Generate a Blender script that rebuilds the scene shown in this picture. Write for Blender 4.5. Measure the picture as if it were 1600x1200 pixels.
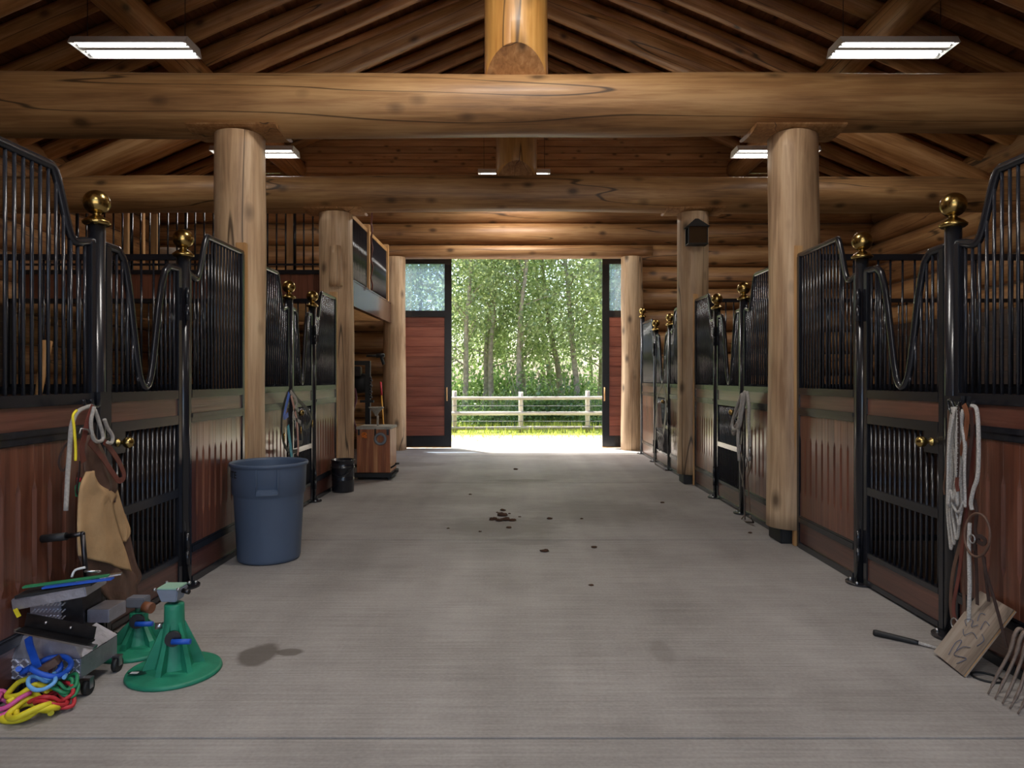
import bpy, bmesh, math, random
from mathutils import Vector, Matrix, Quaternion
random.seed(7)
S = bpy.context.scene
for o in list(bpy.data.objects): bpy.data.objects.remove(o)
COL = S.collection

# ------------------------------------------------------------------ camera
F = 1067.0; VX, VY = 806.0, 592.0; CZ = 1.40
cd = bpy.data.cameras.new('camera'); cam = bpy.data.objects.new('camera', cd); COL.objects.link(cam)
cam.location = (0, 0, CZ); cam.rotation_euler = (math.pi/2, 0, 0)
cd.sensor_width = 36; cd.lens = F/1600*36
cd.shift_x = -(VX-800)/1600; cd.shift_y = (VY-600)/1600
cd.clip_start = .05; cd.clip_end = 400
S.camera = cam
# ------------------------------------------------------------------ sky, sun, exposure
w = bpy.data.worlds.new('sky'); S.world = w; w.use_nodes = True
nt = w.node_tree; nt.nodes.clear()
sky = nt.nodes.new('ShaderNodeTexSky'); sky.sky_type = 'NISHITA'; sky.sun_disc = False
sky.sun_elevation = math.radians(60); sky.sun_rotation = math.radians(-39)
sky.dust_density = 3.0; sky.ozone_density = 1.0
bg = nt.nodes.new('ShaderNodeBackground'); bg.inputs[1].default_value = 0.6
wo = nt.nodes.new('ShaderNodeOutputWorld')
nt.links.new(sky.outputs[0], bg.inputs[0]); nt.links.new(bg.outputs[0], wo.inputs[0])
sd = bpy.data.lights.new('sun', 'SUN'); sun = bpy.data.objects.new('sun', sd); COL.objects.link(sun)
sd.energy = 14; sd.angle = math.radians(.6); sd.color = (1, .96, .88)
sun.rotation_euler = Vector((.85, -1.05, -3.78)).to_track_quat('-Z', 'Y').to_euler()
sun.location = (-6, 20, 20)
LAMP_W = 8.0; ADDED_AISLE_W = 55.0
S.view_settings.view_transform = 'Standard'; S.view_settings.look = 'None'
S.view_settings.exposure = 0.12; S.view_settings.gamma = 1; S.view_settings.use_curve_mapping = False

# ------------------------------------------------------------------ helpers
def srgb(r, g, b):
    f = lambda c: (c/255/12.92) if c/255 <= .04045 else ((c/255+.055)/1.055)**2.4
    return (f(r), f(g), f(b), 1)
def P(px, py, D): return Vector(((px-VX)*D/F, D, CZ-(py-VY)*D/F))
def PX(px, py, X):
    D = X*F/(px-VX); return Vector((X, D, CZ-(py-VY)*D/F))
ORG = {}
def tag(o, label=None, cat=None, group=None, kind=None):
    if label: o['label'] = label
    if cat: o['category'] = cat
    if group: o['group'] = group
    if kind: o['kind'] = kind
    return o
def thing(name, label, cat, loc, group=None):
    o = bpy.data.objects.new(name, None); COL.objects.link(o); o.location = loc; o.empty_display_size = .1
    ORG[o.name] = Vector(loc); return tag(o, label, cat, group)
def link(name, me, parent, pos=None, kind=None):
    """pos = world position of the mesh origin"""
    o = bpy.data.objects.new(name, me); COL.objects.link(o)
    pos = Vector(pos) if pos is not None else (ORG[parent.name] if parent else Vector((0, 0, 0)))
    if parent: o.parent = parent; o.location = pos-ORG[parent.name]
    else: o.location = pos
    ORG[o.name] = pos
    if kind: o['kind'] = kind
    return o
def frames(pts):
    n = len(pts); T = []
    for i in range(n):
        a = pts[max(0, i-1)]; b = pts[min(n-1, i+1)]; t = (b-a)
        T.append(t.normalized() if t.length > 1e-9 else Vector((0, 0, 1)))
    up = Vector((0, 0, 1)) if abs(T[0].z) < .9 else Vector((1, 0, 0))
    N = (up-T[0]*up.dot(T[0])).normalized(); out = []
    for i in range(n):
        N = (N-T[i]*N.dot(T[i]))
        N = N.normalized() if N.length > 1e-6 else T[i].orthogonal().normalized()
        out.append((T[i], N, T[i].cross(N)))
    return out
class MB:
    def __init__(s): s.v = []; s.f = []; s.m = []; s.sm = []
    def add(s, vs, fs, sm=False, mi=0):
        k = len(s.v); s.v += [Vector(v) for v in vs]
        for f in fs: s.f.append([i+k for i in f]); s.sm.append(sm); s.m.append(mi)
        return s
    def box(s, x0, x1, y0, y1, z0, z1, mi=0, M=None):
        vs = [Vector((x, y, z)) for z in (z0, z1) for y in (y0, y1) for x in (x0, x1)]
        if M is not None: vs = [M @ v for v in vs]
        return s.add(vs, [(0,2,3,1),(4,5,7,6),(0,1,5,4),(2,6,7,3),(0,4,6,2),(1,3,7,5)], False, mi)
    def obox(s, a, b, w, h, up=Vector((0,0,1)), mi=0):
        a = Vector(a); b = Vector(b); t = (b-a).normalized(); r = t.cross(up).normalized(); u = r.cross(t)
        vs = [c+r*i*w/2+u*j*h/2 for c in (a, b) for j in (-1, 1) for i in (-1, 1)]
        return s.add(vs, [(0,1,3,2),(4,6,7,5),(0,4,5,1),(2,3,7,6),(0,2,6,4),(1,5,7,3)], False, mi)
    def tube(s, pts, r, seg=8, cap=True, mi=0, flat=None, closed=False):
        pts = [Vector(p) for p in pts]; n = len(pts); fr = frames(pts); vs = []
        for i, (T, N, B) in enumerate(fr):
            ri = r[i] if isinstance(r, (list, tuple)) else r
            for k in range(seg):
                a = 2*math.pi*k/seg
                c, d = math.cos(a)*ri, math.sin(a)*ri
                if flat: d *= flat
                vs.append(pts[i]+N*c+B*d)
        fs = []
        for i in range(n-1):
            for k in range(seg):
                k2 = (k+1) % seg; fs.append((i*seg+k, i*seg+k2, (i+1)*seg+k2, (i+1)*seg+k))
        if closed:
            for k in range(seg):
                k2 = (k+1) % seg; fs.append(((n-1)*seg+k, (n-1)*seg+k2, k2, k))
        s.add(vs, fs, True, mi)
        if cap and not closed:
            k0 = len(s.v)-n*seg
            s.f.append([k0+i for i in range(seg)][::-1]); s.sm.append(False); s.m.append(mi)
            s.f.append([k0+(n-1)*seg+i for i in range(seg)]); s.sm.append(False); s.m.append(mi)
        return s
    def cyl(s, c, r, h, seg=20, r2=None, mi=0):
        c = Vector(c); return s.tube([c, c+Vector((0, 0, h))], [r, r if r2 is None else r2], seg, True, mi)
    def lathe(s, c, prof, seg=24, mi=0, axis=Vector((0,0,1)), smooth=True):
        c = Vector(c); q = axis.normalized(); a = q.orthogonal().normalized() if abs(q.z) < .99 else Vector((1,0,0)); b = q.cross(a)
        vs = [c+q*z+(a*math.cos(2*math.pi*k/seg)+b*math.sin(2*math.pi*k/seg))*r for r, z in prof for k in range(seg)]
        fs = [(i*seg+k, i*seg+(k+1)%seg, (i+1)*seg+(k+1)%seg, (i+1)*seg+k) for i in range(len(prof)-1) for k in range(seg)]
        return s.add(vs, fs, smooth, mi)
    def ribbon(s, pts, w, th, nrm, mi=0):
        """flat strap along pts lying with its face towards nrm"""
        pts = [Vector(p) for p in pts]; fr = frames(pts); vs = []; nrm = Vector(nrm).normalized(); n = len(pts)
        for i, (T, N, B) in enumerate(fr):
            side = T.cross(nrm)
            side = side.normalized() if side.length > .05 else Vector((0, 1, 0)); nn = side.cross(T).normalized()
            for a, b in ((-1,-1),(1,-1),(1,1),(-1,1)): vs.append(pts[i]+side*a*w/2+nn*b*th/2)
        fs = [(i*4+k, i*4+(k+1)%4, (i+1)*4+(k+1)%4, (i+1)*4+k) for i in range(n-1) for k in range(4)]
        fs += [(3,2,1,0), tuple((n-1)*4+k for k in range(4))]
        return s.add(vs, fs, False, mi)
    def sphere(s, c, r, seg=16, sc=(1,1,1), mi=0):
        c = Vector(c); vs = []; fs = []; rings = seg//2
        for i in range(rings+1):
            t = math.pi*i/rings
            for k in range(seg):
                a = 2*math.pi*k/seg
                vs.append(c+Vector((math.sin(t)*math.cos(a)*r*sc[0], math.sin(t)*math.sin(a)*r*sc[1], math.cos(t)*r*sc[2])))
        for i in range(rings):
            for k in range(seg): fs.append((i*seg+k, (i+1)*seg+k, (i+1)*seg+(k+1)%seg, i*seg+(k+1)%seg))
        return s.add(vs, fs, True, mi)
    def mesh(s, name, mats, org=Vector((0,0,0)), bevel=0):
        me = bpy.data.meshes.new(name); me.from_pydata([tuple(v-org) for v in s.v], [], s.f)
        me.polygons.foreach_set('use_smooth', s.sm); me.polygons.foreach_set('material_index', s.m)
        for m in (mats if isinstance(mats, (list, tuple)) else [mats]): me.materials.append(m)
        bm = bmesh.new(); bm.from_mesh(me)
        bmesh.ops.recalc_face_normals(bm, faces=bm.faces)
        if bevel:
            es = [e for e in bm.edges if len(e.link_faces) == 2 and e.calc_face_angle(0) > .6 and not e.link_faces[0].smooth]
            bmesh.ops.bevel(bm, geom=es, offset=bevel, segments=2, affect='EDGES', clamp_overlap=True)
        bm.to_mesh(me); bm.free(); me.update(); return me
    def build(s, name, mats, parent=None, origin=None, bevel=0, kind=None):
        org = Vector(origin) if origin is not None else (ORG[parent.name] if parent else Vector((0,0,0)))
        return link(name, s.mesh(name, mats, org, bevel), parent, org, kind)
def smooth_path(pts, n=6, closed=False):
    pts = [Vector(p) for p in pts]; out = []; m = len(pts)
    rng = range(m if closed else m-1)
    for i in rng:
        p0 = pts[(i-1) % m] if closed else pts[max(0, i-1)]; p1 = pts[i]; p2 = pts[(i+1) % m]
        p3 = pts[(i+2) % m] if closed else pts[min(m-1, i+2)]
        for k in range(n):
            t = k/n; out.append(.5*((2*p1)+(-p0+p2)*t+(2*p0-5*p1+4*p2-p3)*t*t+(-p0+3*p1-3*p2+p3)*t**3))
    if not closed: out.append(pts[-1])
    return out

# ------------------------------------------------------------------ materials
def base_mat(name):
    m = bpy.data.materials.new(name); m.use_nodes = True; t = m.node_tree
    return m, t, t.nodes['Principled BSDF']
def nd(t, kind, **kw):
    n = t.nodes.new(kind)
    for k, v in kw.items():
        if k.startswith('i_'): n.inputs[int(k[2:])].default_value = v
        else: setattr(n, k, v)
    return n
def simple(name, col, rough=.5, metal=0, noise=.12, scale=8, bump=.0, coat=0, spec=None, bscale=None):
    m, t, p = base_mat(name)
    tc = nd(t, 'ShaderNodeTexCoord'); no = nd(t, 'ShaderNodeTexNoise'); no.inputs['Scale'].default_value = scale; no.inputs['Detail'].default_value = 5
    t.links.new(tc.outputs['Object'], no.inputs['Vector'])
    cr = nd(t, 'ShaderNodeValToRGB'); e = cr.color_ramp.elements
    e[0].position = .3; e[1].position = .7
    e[0].color = [c*(1-noise) for c in col[:3]]+[1]; e[1].color = [min(1, c*(1+noise)) for c in col[:3]]+[1]
    t.links.new(no.outputs[0], cr.inputs[0]); t.links.new(cr.outputs[0], p.inputs['Base Color'])
    p.inputs['Roughness'].default_value = rough; p.inputs['Metallic'].default_value = metal
    if coat: p.inputs['Coat Weight'].default_value = coat; p.inputs['Coat Roughness'].default_value = .12
    if spec is not None: p.inputs['Specular IOR Level'].default_value = spec
    if bump:
        b = nd(t, 'ShaderNodeBump'); b.inputs['Strength'].default_value = bump; b.inputs['Distance'].default_value = .01
        n2 = nd(t, 'ShaderNodeTexNoise'); n2.inputs['Scale'].default_value = bscale or scale*6; t.links.new(tc.outputs['Object'], n2.inputs['Vector'])
        t.links.new(n2.outputs[0], b.inputs['Height']); t.links.new(b.outputs[0], p.inputs['Normal'])
    return m
def wood_mat(name, cols, rough=.55, knots=1.0, cracks=True, axis=2, grain=1.0, coat=0, kscale=1.0):
    """wood with grain along the object's local axis"""
    m, t, p = base_mat(name); L = t.links.new
    tc = nd(t, 'ShaderNodeTexCoord'); oi = nd(t, 'ShaderNodeObjectInfo')
    mul = nd(t, 'ShaderNodeVectorMath', operation='SCALE'); mul.inputs[3].default_value = 37.0
    cx = nd(t, 'ShaderNodeCombineXYZ'); [L(oi.outputs['Random'], cx.inputs[i]) for i in range(3)]
    L(cx.outputs[0], mul.inputs[0])
    add = nd(t, 'ShaderNodeVectorMath', operation='ADD'); L(tc.outputs['Object'], add.inputs[0]); L(mul.outputs[0], add.inputs[1])
    def mapped(sc_across, sc_along):
        mp = nd(t, 'ShaderNodeMapping'); s = [sc_across]*3; s[axis] = sc_along; mp.inputs['Scale'].default_value = s
        L(add.outputs[0], mp.inputs['Vector']); return mp.outputs[0]
    g1 = nd(t, 'ShaderNodeTexNoise'); g1.inputs['Scale'].default_value = 1; g1.inputs['Detail'].default_value = 6; g1.inputs['Roughness'].default_value = .62; g1.inputs['Distortion'].default_value = .6
    L(mapped(26*grain, 1.3), g1.inputs['Vector'])
    g2 = nd(t, 'ShaderNodeTexNoise'); g2.inputs['Scale'].default_value = 1; g2.inputs['Detail'].default_value = 3
    L(mapped(3.2, .8), g2.inputs['Vector'])
    mx = nd(t, 'ShaderNodeMix', data_type='FLOAT'); mx.inputs[0].default_value = .5; L(g1.outputs[0], mx.inputs[2]); L(g2.outputs[0], mx.inputs[3])
    cr = nd(t, 'ShaderNodeValToRGB'); e = cr.color_ramp.elements; e[0].position = .36; e[0].color = cols[0]; e[1].position = .62; e[1].color = cols[2]
    k = e.new(.5); k.color = cols[1]
    L(mx.outputs[0], cr.inputs[0]); out = cr.outputs[0]
    def darken(fac_sock, col):
        nonlocal out
        q = nd(t, 'ShaderNodeMix', data_type='RGBA'); L(fac_sock, q.inputs[0]); L(out, q.inputs[6]); q.inputs[7].default_value = col; out = q.outputs[2]
    if knots:
        vo = nd(t, 'ShaderNodeTexVoronoi'); vo.inputs['Scale'].default_value = 1
        L(mapped(3.4*kscale, 2.0*kscale), vo.inputs['Vector'])
        r = nd(t, 'ShaderNodeValToRGB'); e = r.color_ramp.elements; e[0].position = .07; e[0].color = (.85*knots,)*3+(1,); e[1].position = .22; e[1].color = (0, 0, 0, 1)
        kk = e.new(.13); kk.color = (.45*knots,)*3+(1,)
        L(vo.outputs['Distance'], r.inputs[0]); darken(r.outputs[0], [c*.28 for c in cols[0][:3]]+[1])
    if cracks:
        c1 = nd(t, 'ShaderNodeTexNoise'); c1.inputs['Scale'].default_value = 1; c1.inputs['Detail'].default_value = 1.5
        L(mapped(3.0, .16), c1.inputs['Vector'])
        a = nd(t, 'ShaderNodeMath', operation='SUBTRACT'); a.inputs[1].default_value = .5; L(c1.outputs[0], a.inputs[0])
        b = nd(t, 'ShaderNodeMath', operation='ABSOLUTE'); L(a.outputs[0], b.inputs[0])
        c = nd(t, 'ShaderNodeMapRange'); c.inputs[1].default_value = .0015; c.inputs[2].default_value = .006; c.inputs[3].default_value = .85; c.inputs[4].default_value = 0; L(b.outputs[0], c.inputs[0])
        darken(c.outputs[0], [x*.15 for x in cols[0][:3]]+[1])
    # per-object tone
    hs = nd(t, 'ShaderNodeHueSaturation'); mr = nd(t, 'ShaderNodeMapRange'); mr.inputs[3].default_value = .85; mr.inputs[4].default_value = 1.12
    L(oi.outputs['Random'], mr.inputs[0]); L(mr.outputs[0], hs.inputs['Value']); L(out, hs.inputs['Color'])
    L(hs.outputs[0], p.inputs['Base Color'])
    p.inputs['Roughness'].default_value = rough
    if coat: p.inputs['Coat Weight'].default_value = coat; p.inputs['Coat Roughness'].default_value = .15
    bp = nd(t, 'ShaderNodeBump'); bp.inputs['Strength'].default_value = .35; bp.inputs['Distance'].default_value = .012
    L(mx.outputs[0], bp.inputs['Height']); L(bp.outputs[0], p.inputs['Normal'])
    return m
M_post = wood_mat('peeled_log', (srgb(146,114,86), srgb(190,158,124), srgb(212,184,150)), .5)
M_beam = wood_mat('beam_log', (srgb(118,84,52), srgb(158,118,76), srgb(182,144,98)), .5, coat=.04)
M_roofl = wood_mat('rafter_log', (srgb(124,82,48), srgb(164,118,72), srgb(192,148,102)), .5)
M_king = wood_mat('king_log', (srgb(164,112,52), srgb(194,142,74), srgb(210,162,94)), .45, knots=.5, coat=.08)
M_wall = wood_mat('wall_log', (srgb(116,78,46), srgb(152,110,70), srgb(174,134,90)), .5)
M_deck = wood_mat('roof_board', (srgb(104,66,40), srgb(134,90,56), srgb(152,106,68)), .6, cracks=False, axis=1)
M_gable = wood_mat('gable_board', (srgb(152,104,66), srgb(184,136,90), srgb(202,156,108)), .6, cracks=False, axis=0, kscale=1.6)
M_mahog = wood_mat('mahogany', (srgb(78,44,33), srgb(106,62,46), srgb(128,80,61)), .3, knots=0, cracks=False, grain=1.6, coat=.5)
M_mahog_h = wood_mat('mahogany_across', (srgb(68,40,33), srgb(90,54,44), srgb(110,68,56)), .3, knots=0, cracks=False, axis=1, grain=1.6, coat=.5)
M_door = wood_mat('door_board', (srgb(112,58,46), srgb(142,80,64), srgb(162,98,80)), .4, knots=0, cracks=False, axis=0, grain=1.6, coat=.2)
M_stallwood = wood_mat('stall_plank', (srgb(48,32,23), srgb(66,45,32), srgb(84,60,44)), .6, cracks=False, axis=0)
M_shade_lining = wood_mat('shade_lining_plank', (srgb(46,30,21), srgb(62,42,30), srgb(80,56,40)), .6, cracks=False, axis=1)  # dark colour stands in for the shade inside the stalls
M_pine = wood_mat('pine_trim', (srgb(170,124,76), srgb(198,152,100), srgb(214,172,122)), .5, knots=.3, cracks=False)
M_cedar = wood_mat('cedar_strip', (srgb(120,62,34), srgb(168,100,60), srgb(206,146,96)), .5, knots=0, cracks=False)
M_ply = wood_mat('weathered_ply', (srgb(104,90,78), srgb(146,130,116), srgb(168,154,140)), .8, knots=.4, cracks=False, axis=0, grain=.9)
M_grey_wood = wood_mat('weathered_rail', (srgb(148,142,132), srgb(178,172,160), srgb(200,196,184)), .8, knots=.3, cracks=False)
M_black = simple('black_enamel', (.012,.013,.018,1), .26, 0, .1, coat=.3)
M_bar = simple('black_bar', (.018,.02,.028,1), .22, 0, .1, coat=.4)
M_dullblack = simple('dull_black', (.012,.012,.013,1), .6)
M_brass = simple('brass', srgb(176,150,92), .24, 1, .15, 14)
M_steel = simple('steel', srgb(180,180,184), .32, 1, .1, 20)
M_darksteel = simple('dark_steel', srgb(70,68,70), .4, 1, .2, 20)
M_alu = simple('aluminium', srgb(178,178,190), .42, .9, .18, 10, .15)
M_tread = simple('bright_ridge', srgb(226,226,232), .35, .6, .1, 10)  # paler and less metallic than the plate so the ridges show
M_rust = simple('rusty_tine', srgb(124,108,98), .6, .4, .25, 22, .3)
M_can = simple('grey_plastic', srgb(84,98,120), .5, 0, .06, 3)
M_green = simple('green_plastic', srgb(34,128,98), .5, 0, .2, 12, .1)
M_blue = simple('blue_nylon', srgb(28,84,190), .5); M_yellow = simple('yellow_nylon', srgb(226,206,40), .55)
M_red = simple('red_nylon', srgb(190,44,52), .55); M_pink = simple('pink_nylon', srgb(214,88,150), .55); M_teal = simple('teal_nylon', srgb(60,150,170), .55)
M_dustypink = simple('dusty_pink_nylon', srgb(178,132,122), .6)
M_greenn = simple('green_nylon', srgb(40,130,84), .55); M_lblue = simple('sky_blue_nylon', srgb(110,170,226), .55)
M_greyrope = simple('grey_rope', srgb(168,162,156), .85, 0, .2, 90, .5); M_whiterope = simple('white_rope', srgb(206,202,198), .85, 0, .3, 140, .7)
M_leather = simple('red_leather', srgb(102,50,42), .4, 0, .25, 12, .1); M_brownl = simple('brown_leather', srgb(96,70,58), .6, 0, .25, 12, .2)
M_darkl = simple('dark_leather', srgb(58,42,40), .45, 0, .25, 12, .1); M_tanl = simple('tan_leather', srgb(128,78,52), .5, 0, .2, 12, .1)
M_suede = simple('tan_suede', srgb(178,144,104), .9, 0, .16, 7, .25)
M_white = simple('white_enamel', (.75,.75,.74,1), .4, 0, .03)
M_orange = simple('orange_cord', srgb(220,120,40), .6); M_tape = simple('grey_tape', srgb(120,124,130), .5)
M_dung = simple('dried_dung', srgb(74,50,34), .95, 0, .3, 30, .5)
M_shaving = simple('stall_bedding', srgb(66,50,38), .95, 0, .3, 20, .6)
M_channel = simple('glossy_brown_steel', srgb(92,62,54), .22, .2, .1, 4, coat=.6)
def emis(name, col, st):
    m, t, p = base_mat(name); p.inputs['Emission Color'].default_value = col; p.inputs['Emission Strength'].default_value = st; return m
M_tube = emis('lit_tube', (1, .97, .9, 1), 9)
def glass():
    m, t, p = base_mat('door_glass'); L = t.links.new
    p.inputs['Base Color'].default_value = (.75, .85, .95, 1); p.inputs['Roughness'].default_value = .08
    p.inputs['Transmission Weight'].default_value = 1; p.inputs['IOR'].default_value = 1.25
    tr = nd(t, 'ShaderNodeBsdfTransparent'); tr.inputs[0].default_value = (.72, .82, .95, 1)
    mx = nd(t, 'ShaderNodeMixShader'); mx.inputs[0].default_value = .14
    gl = nd(t, 'ShaderNodeBsdfGlossy'); gl.inputs['Roughness'].default_value = .04; gl.inputs[0].default_value = (.8, .9, 1, 1)
    L(tr.outputs[0], mx.inputs[1]); L(gl.outputs[0], mx.inputs[2])
    tl = nd(t, 'ShaderNodeBsdfTranslucent'); tl.inputs[0].default_value = (.7, .85, 1, 1); m3 = nd(t, 'ShaderNodeMixShader'); m3.inputs[0].default_value = .07
    L(mx.outputs[0], m3.inputs[1]); L(tl.outputs[0], m3.inputs[2]); L(m3.outputs[0], t.nodes['Material Output'].inputs['Surface']); return m
M_glass = glass(); M_smoke = simple('smoky_glass', srgb(64,48,34), .12, 0, .1)
def concrete():
    m, t, p = base_mat('broomed_concrete'); L = t.links.new
    ge = nd(t, 'ShaderNodeNewGeometry')
    n1 = nd(t, 'ShaderNodeTexNoise'); n1.inputs['Scale'].default_value = .9; n1.inputs['Detail'].default_value = 8; n1.inputs['Roughness'].default_value = .65; L(ge.outputs['Position'], n1.inputs['Vector'])
    mp = nd(t, 'ShaderNodeMapping'); mp.inputs['Scale'].default_value = (1.6, 60, 1); L(ge.outputs['Position'], mp.inputs['Vector'])
    n2 = nd(t, 'ShaderNodeTexNoise'); n2.inputs['Scale'].default_value = 1; n2.inputs['Detail'].default_value = 4; L(mp.outputs[0], n2.inputs['Vector'])
    n3 = nd(t, 'ShaderNodeTexNoise'); n3.inputs['Scale'].default_value = 60; n3.inputs['Detail'].default_value = 3; L(ge.outputs['Position'], n3.inputs['Vector'])
    mpy = nd(t, 'ShaderNodeMapping'); mpy.inputs['Scale'].default_value = (2.2, .12, 1); L(ge.outputs['Position'], mpy.inputs['Vector'])
    n4 = nd(t, 'ShaderNodeTexNoise'); n4.inputs['Scale'].default_value = 1; n4.inputs['Detail'].default_value = 3; L(mpy.outputs[0], n4.inputs['Vector'])
    def mixf(a, b, f):
        q = nd(t, 'ShaderNodeMix', data_type='FLOAT'); q.inputs[0].default_value = f; L(a, q.inputs[2]); L(b, q.inputs[3]); return q.outputs[0]
    v = mixf(mixf(mixf(n1.outputs[0], n2.outputs[0], .38), n3.outputs[0], .2), n4.outputs[0], .22)
    cr = nd(t, 'ShaderNodeValToRGB'); e = cr.color_ramp.elements; e[0].position = .35; e[0].color = srgb(120,114,110); e[1].position = .65; e[1].color = srgb(178,173,169); L(v, cr.inputs[0])
    out = cr.outputs[0]
    # darker worn stains at fixed places on the slab
    for (x, y, rx, ry, k) in ((-1.3, 3.47, .1, .13, .72), (-1.17, 3.5, .07, .05, .72), (.1, 5.9, .22, .12, .3), (-.15, 6.5, .5, .35, .35), (.85, 7.2, .6, .5, .3), (-.6, 7.9, .5, .3, .25), (.75, 3.5, .05, .12, .25), (-1.8, 11.2, .5, .25, .4), (1.5, 2.95, .22, .12, .18), (.1, 9.4, .35, .1, .4)):
        sx = nd(t, 'ShaderNodeSeparateXYZ'); 
        wv = nd(t, 'ShaderNodeTexNoise'); wv.inputs['Scale'].default_value = 7; L(ge.outputs['Position'], wv.inputs['Vector'])
        sub = nd(t, 'ShaderNodeVectorMath', operation='SUBTRACT'); sub.inputs[1].default_value = (x, y, 0); L(ge.outputs['Position'], sub.inputs[0])
        dv = nd(t, 'ShaderNodeVectorMath', operation='MULTIPLY'); dv.inputs[1].default_value = (1/rx, 1/ry, 0); L(sub.outputs[0], dv.inputs[0])
        ln = nd(t, 'ShaderNodeVectorMath', operation='LENGTH'); L(dv.outputs[0], ln.inputs[0])
        ad = nd(t, 'ShaderNodeMath', operation='ADD'); L(ln.outputs['Value'], ad.inputs[0]); L(wv.outputs[0], ad.inputs[1])
        mr = nd(t, 'ShaderNodeMapRange'); mr.inputs[1].default_value = 1.35; mr.inputs[2].default_value = 1.6 if k > .6 else 2.0; mr.inputs[3].default_value = k; mr.inputs[4].default_value = 0; L(ad.outputs[0], mr.inputs[0])
        q = nd(t, 'ShaderNodeMix', data_type='RGBA'); L(mr.outputs[0], q.inputs[0]); L(out, q.inputs[6]); q.inputs[7].default_value = srgb(84,76,68); out = q.outputs[2]
    L(out, p.inputs['Base Color']); p.inputs['Roughness'].default_value = .62; p.inputs['Specular IOR Level'].default_value = .35
    b = nd(t, 'ShaderNodeBump'); b.inputs['Strength'].default_value = .25; b.inputs['Distance'].default_value = .004; L(v, b.inputs['Height']); L(b.outputs[0], p.inputs['Normal'])
    return m
M_conc = concrete(); M_chink = simple('chinking', srgb(96,74,54), .9)
def ground_mat(name, cols, sc, bump=.5):
    m, t, p = base_mat(name); L = t.links.new
    ge = nd(t, 'ShaderNodeNewGeometry'); n1 = nd(t, 'ShaderNodeTexNoise'); n1.inputs['Scale'].default_value = sc; n1.inputs['Detail'].default_value = 8; L(ge.outputs['Position'], n1.inputs['Vector'])
    cr = nd(t, 'ShaderNodeValToRGB'); e = cr.color_ramp.elements; e[0].position = .38; e[0].color = cols[0]; e[1].position = .62; e[1].color = cols[1]; L(n1.outputs[0], cr.inputs[0])
    L(cr.outputs[0], p.inputs['Base Color']); p.inputs['Roughness'].default_value = .95
    b = nd(t, 'ShaderNodeBump'); b.inputs['Strength'].default_value = bump; b.inputs['Distance'].default_value = .03; L(n1.outputs[0], b.inputs['Height']); L(b.outputs[0], p.inputs['Normal']); return m
M_gravel = ground_mat('pale_gravel', (srgb(168,156,142), srgb(226,216,204)), 7)
M_soil = ground_mat('grassy_soil', (srgb(88,104,40), srgb(150,160,70)), 3)
def leaf_mat(name, c1, c2, trans=.5):
    m, t, p = base_mat(name); L = t.links.new
    oi = nd(t, 'ShaderNodeNewGeometry'); cr = nd(t, 'ShaderNodeValToRGB'); e = cr.color_ramp.elements; e[0].color = c1; e[1].color = c2
    L(oi.outputs['Random Per Island'], cr.inputs[0])
    d = nd(t, 'ShaderNodeBsdfDiffuse'); tr = nd(t, 'ShaderNodeBsdfTranslucent'); mx = nd(t, 'ShaderNodeMixShader'); mx.inputs[0].default_value = trans
    hs = nd(t, 'ShaderNodeHueSaturation'); hs.inputs['Value'].default_value = 1.25; hs.inputs['Hue'].default_value = .49; L(cr.outputs[0], hs.inputs['Color'])
    L(cr.outputs[0], d.inputs[0]); L(hs.outputs[0], tr.inputs[0]); L(d.outputs[0], mx.inputs[1]); L(tr.outputs[0], mx.inputs[2])
    gl = nd(t, 'ShaderNodeBsdfGlossy'); gl.inputs['Roughness'].default_value = .45; gl.inputs[0].default_value = (.9, .95, .9, 1)
    m2 = nd(t, 'ShaderNodeMixShader'); m2.inputs[0].default_value = .06; L(mx.outputs[0], m2.inputs[1]); L(gl.outputs[0], m2.inputs[2])
    L(m2.outputs[0], t.nodes['Material Output'].inputs['Surface']); return m
M_leaf = leaf_mat('poplar_leaf', srgb(112,136,86), srgb(190,204,146), .6)
M_leaf2 = leaf_mat('shrub_leaf', srgb(84,118,66), srgb(150,176,106), .55)
M_blade = leaf_mat('grass_blade', srgb(130,150,52), srgb(206,214,96))
M_bark = simple('poplar_bark', srgb(158,152,136), .85, 0, .3, 9, .4)

# ------------------------------------------------------------------ logs
def log_mesh(L_, r0, r1, seed, lump=.02, seg=20, step=.22, facet=0):
    rnd = random.Random(seed); n = max(3, min(70, int(L_/step)))
    ph = [(rnd.uniform(.4, 2.6), rnd.uniform(0, 6.28), rnd.randint(1, 3), rnd.uniform(0, 6.28), rnd.uniform(.4, 1)) for _ in range(6)]
    vs = []; fs = []
    for i in range(n+1):
        z = L_*i/n; r = r0+(r1-r0)*i/n
        bx = math.sin(z*.7+ph[0][1])*lump*.5; by = math.cos(z*.6+ph[1][1])*lump*.5
        for k in range(seg):
            a = 2*math.pi*k/seg
            d = sum(math.sin(f*z+p1)*math.sin(m*a+p2)*am for f, p1, m, p2, am in ph)/3
            rr = r*(1+d*lump/r)
            vs.append((bx+math.cos(a)*rr, by+math.sin(a)*rr, z))
    for i in range(n):
        for k in range(seg): fs.append((i*seg+k, i*seg+(k+1) % seg, (i+1)*seg+(k+1) % seg, (i+1)*seg+k))
    m = MB(); m.add(vs, fs, True)
    m.f.append(list(range(seg))[::-1]); m.sm.append(False); m.m.append(0)
    m.f.append([n*seg+k for k in range(seg)]); m.sm.append(False); m.m.append(0)
    return m
def place_log(name, me, p0, p1, parent=None):
    p0 = Vector(p0); p1 = Vector(p1); o = link(name, me, parent, p0)
    o.rotation_mode = 'QUATERNION'; o.rotation_quaternion = (p1-p0).to_track_quat('Z', 'Y'); return o
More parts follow.
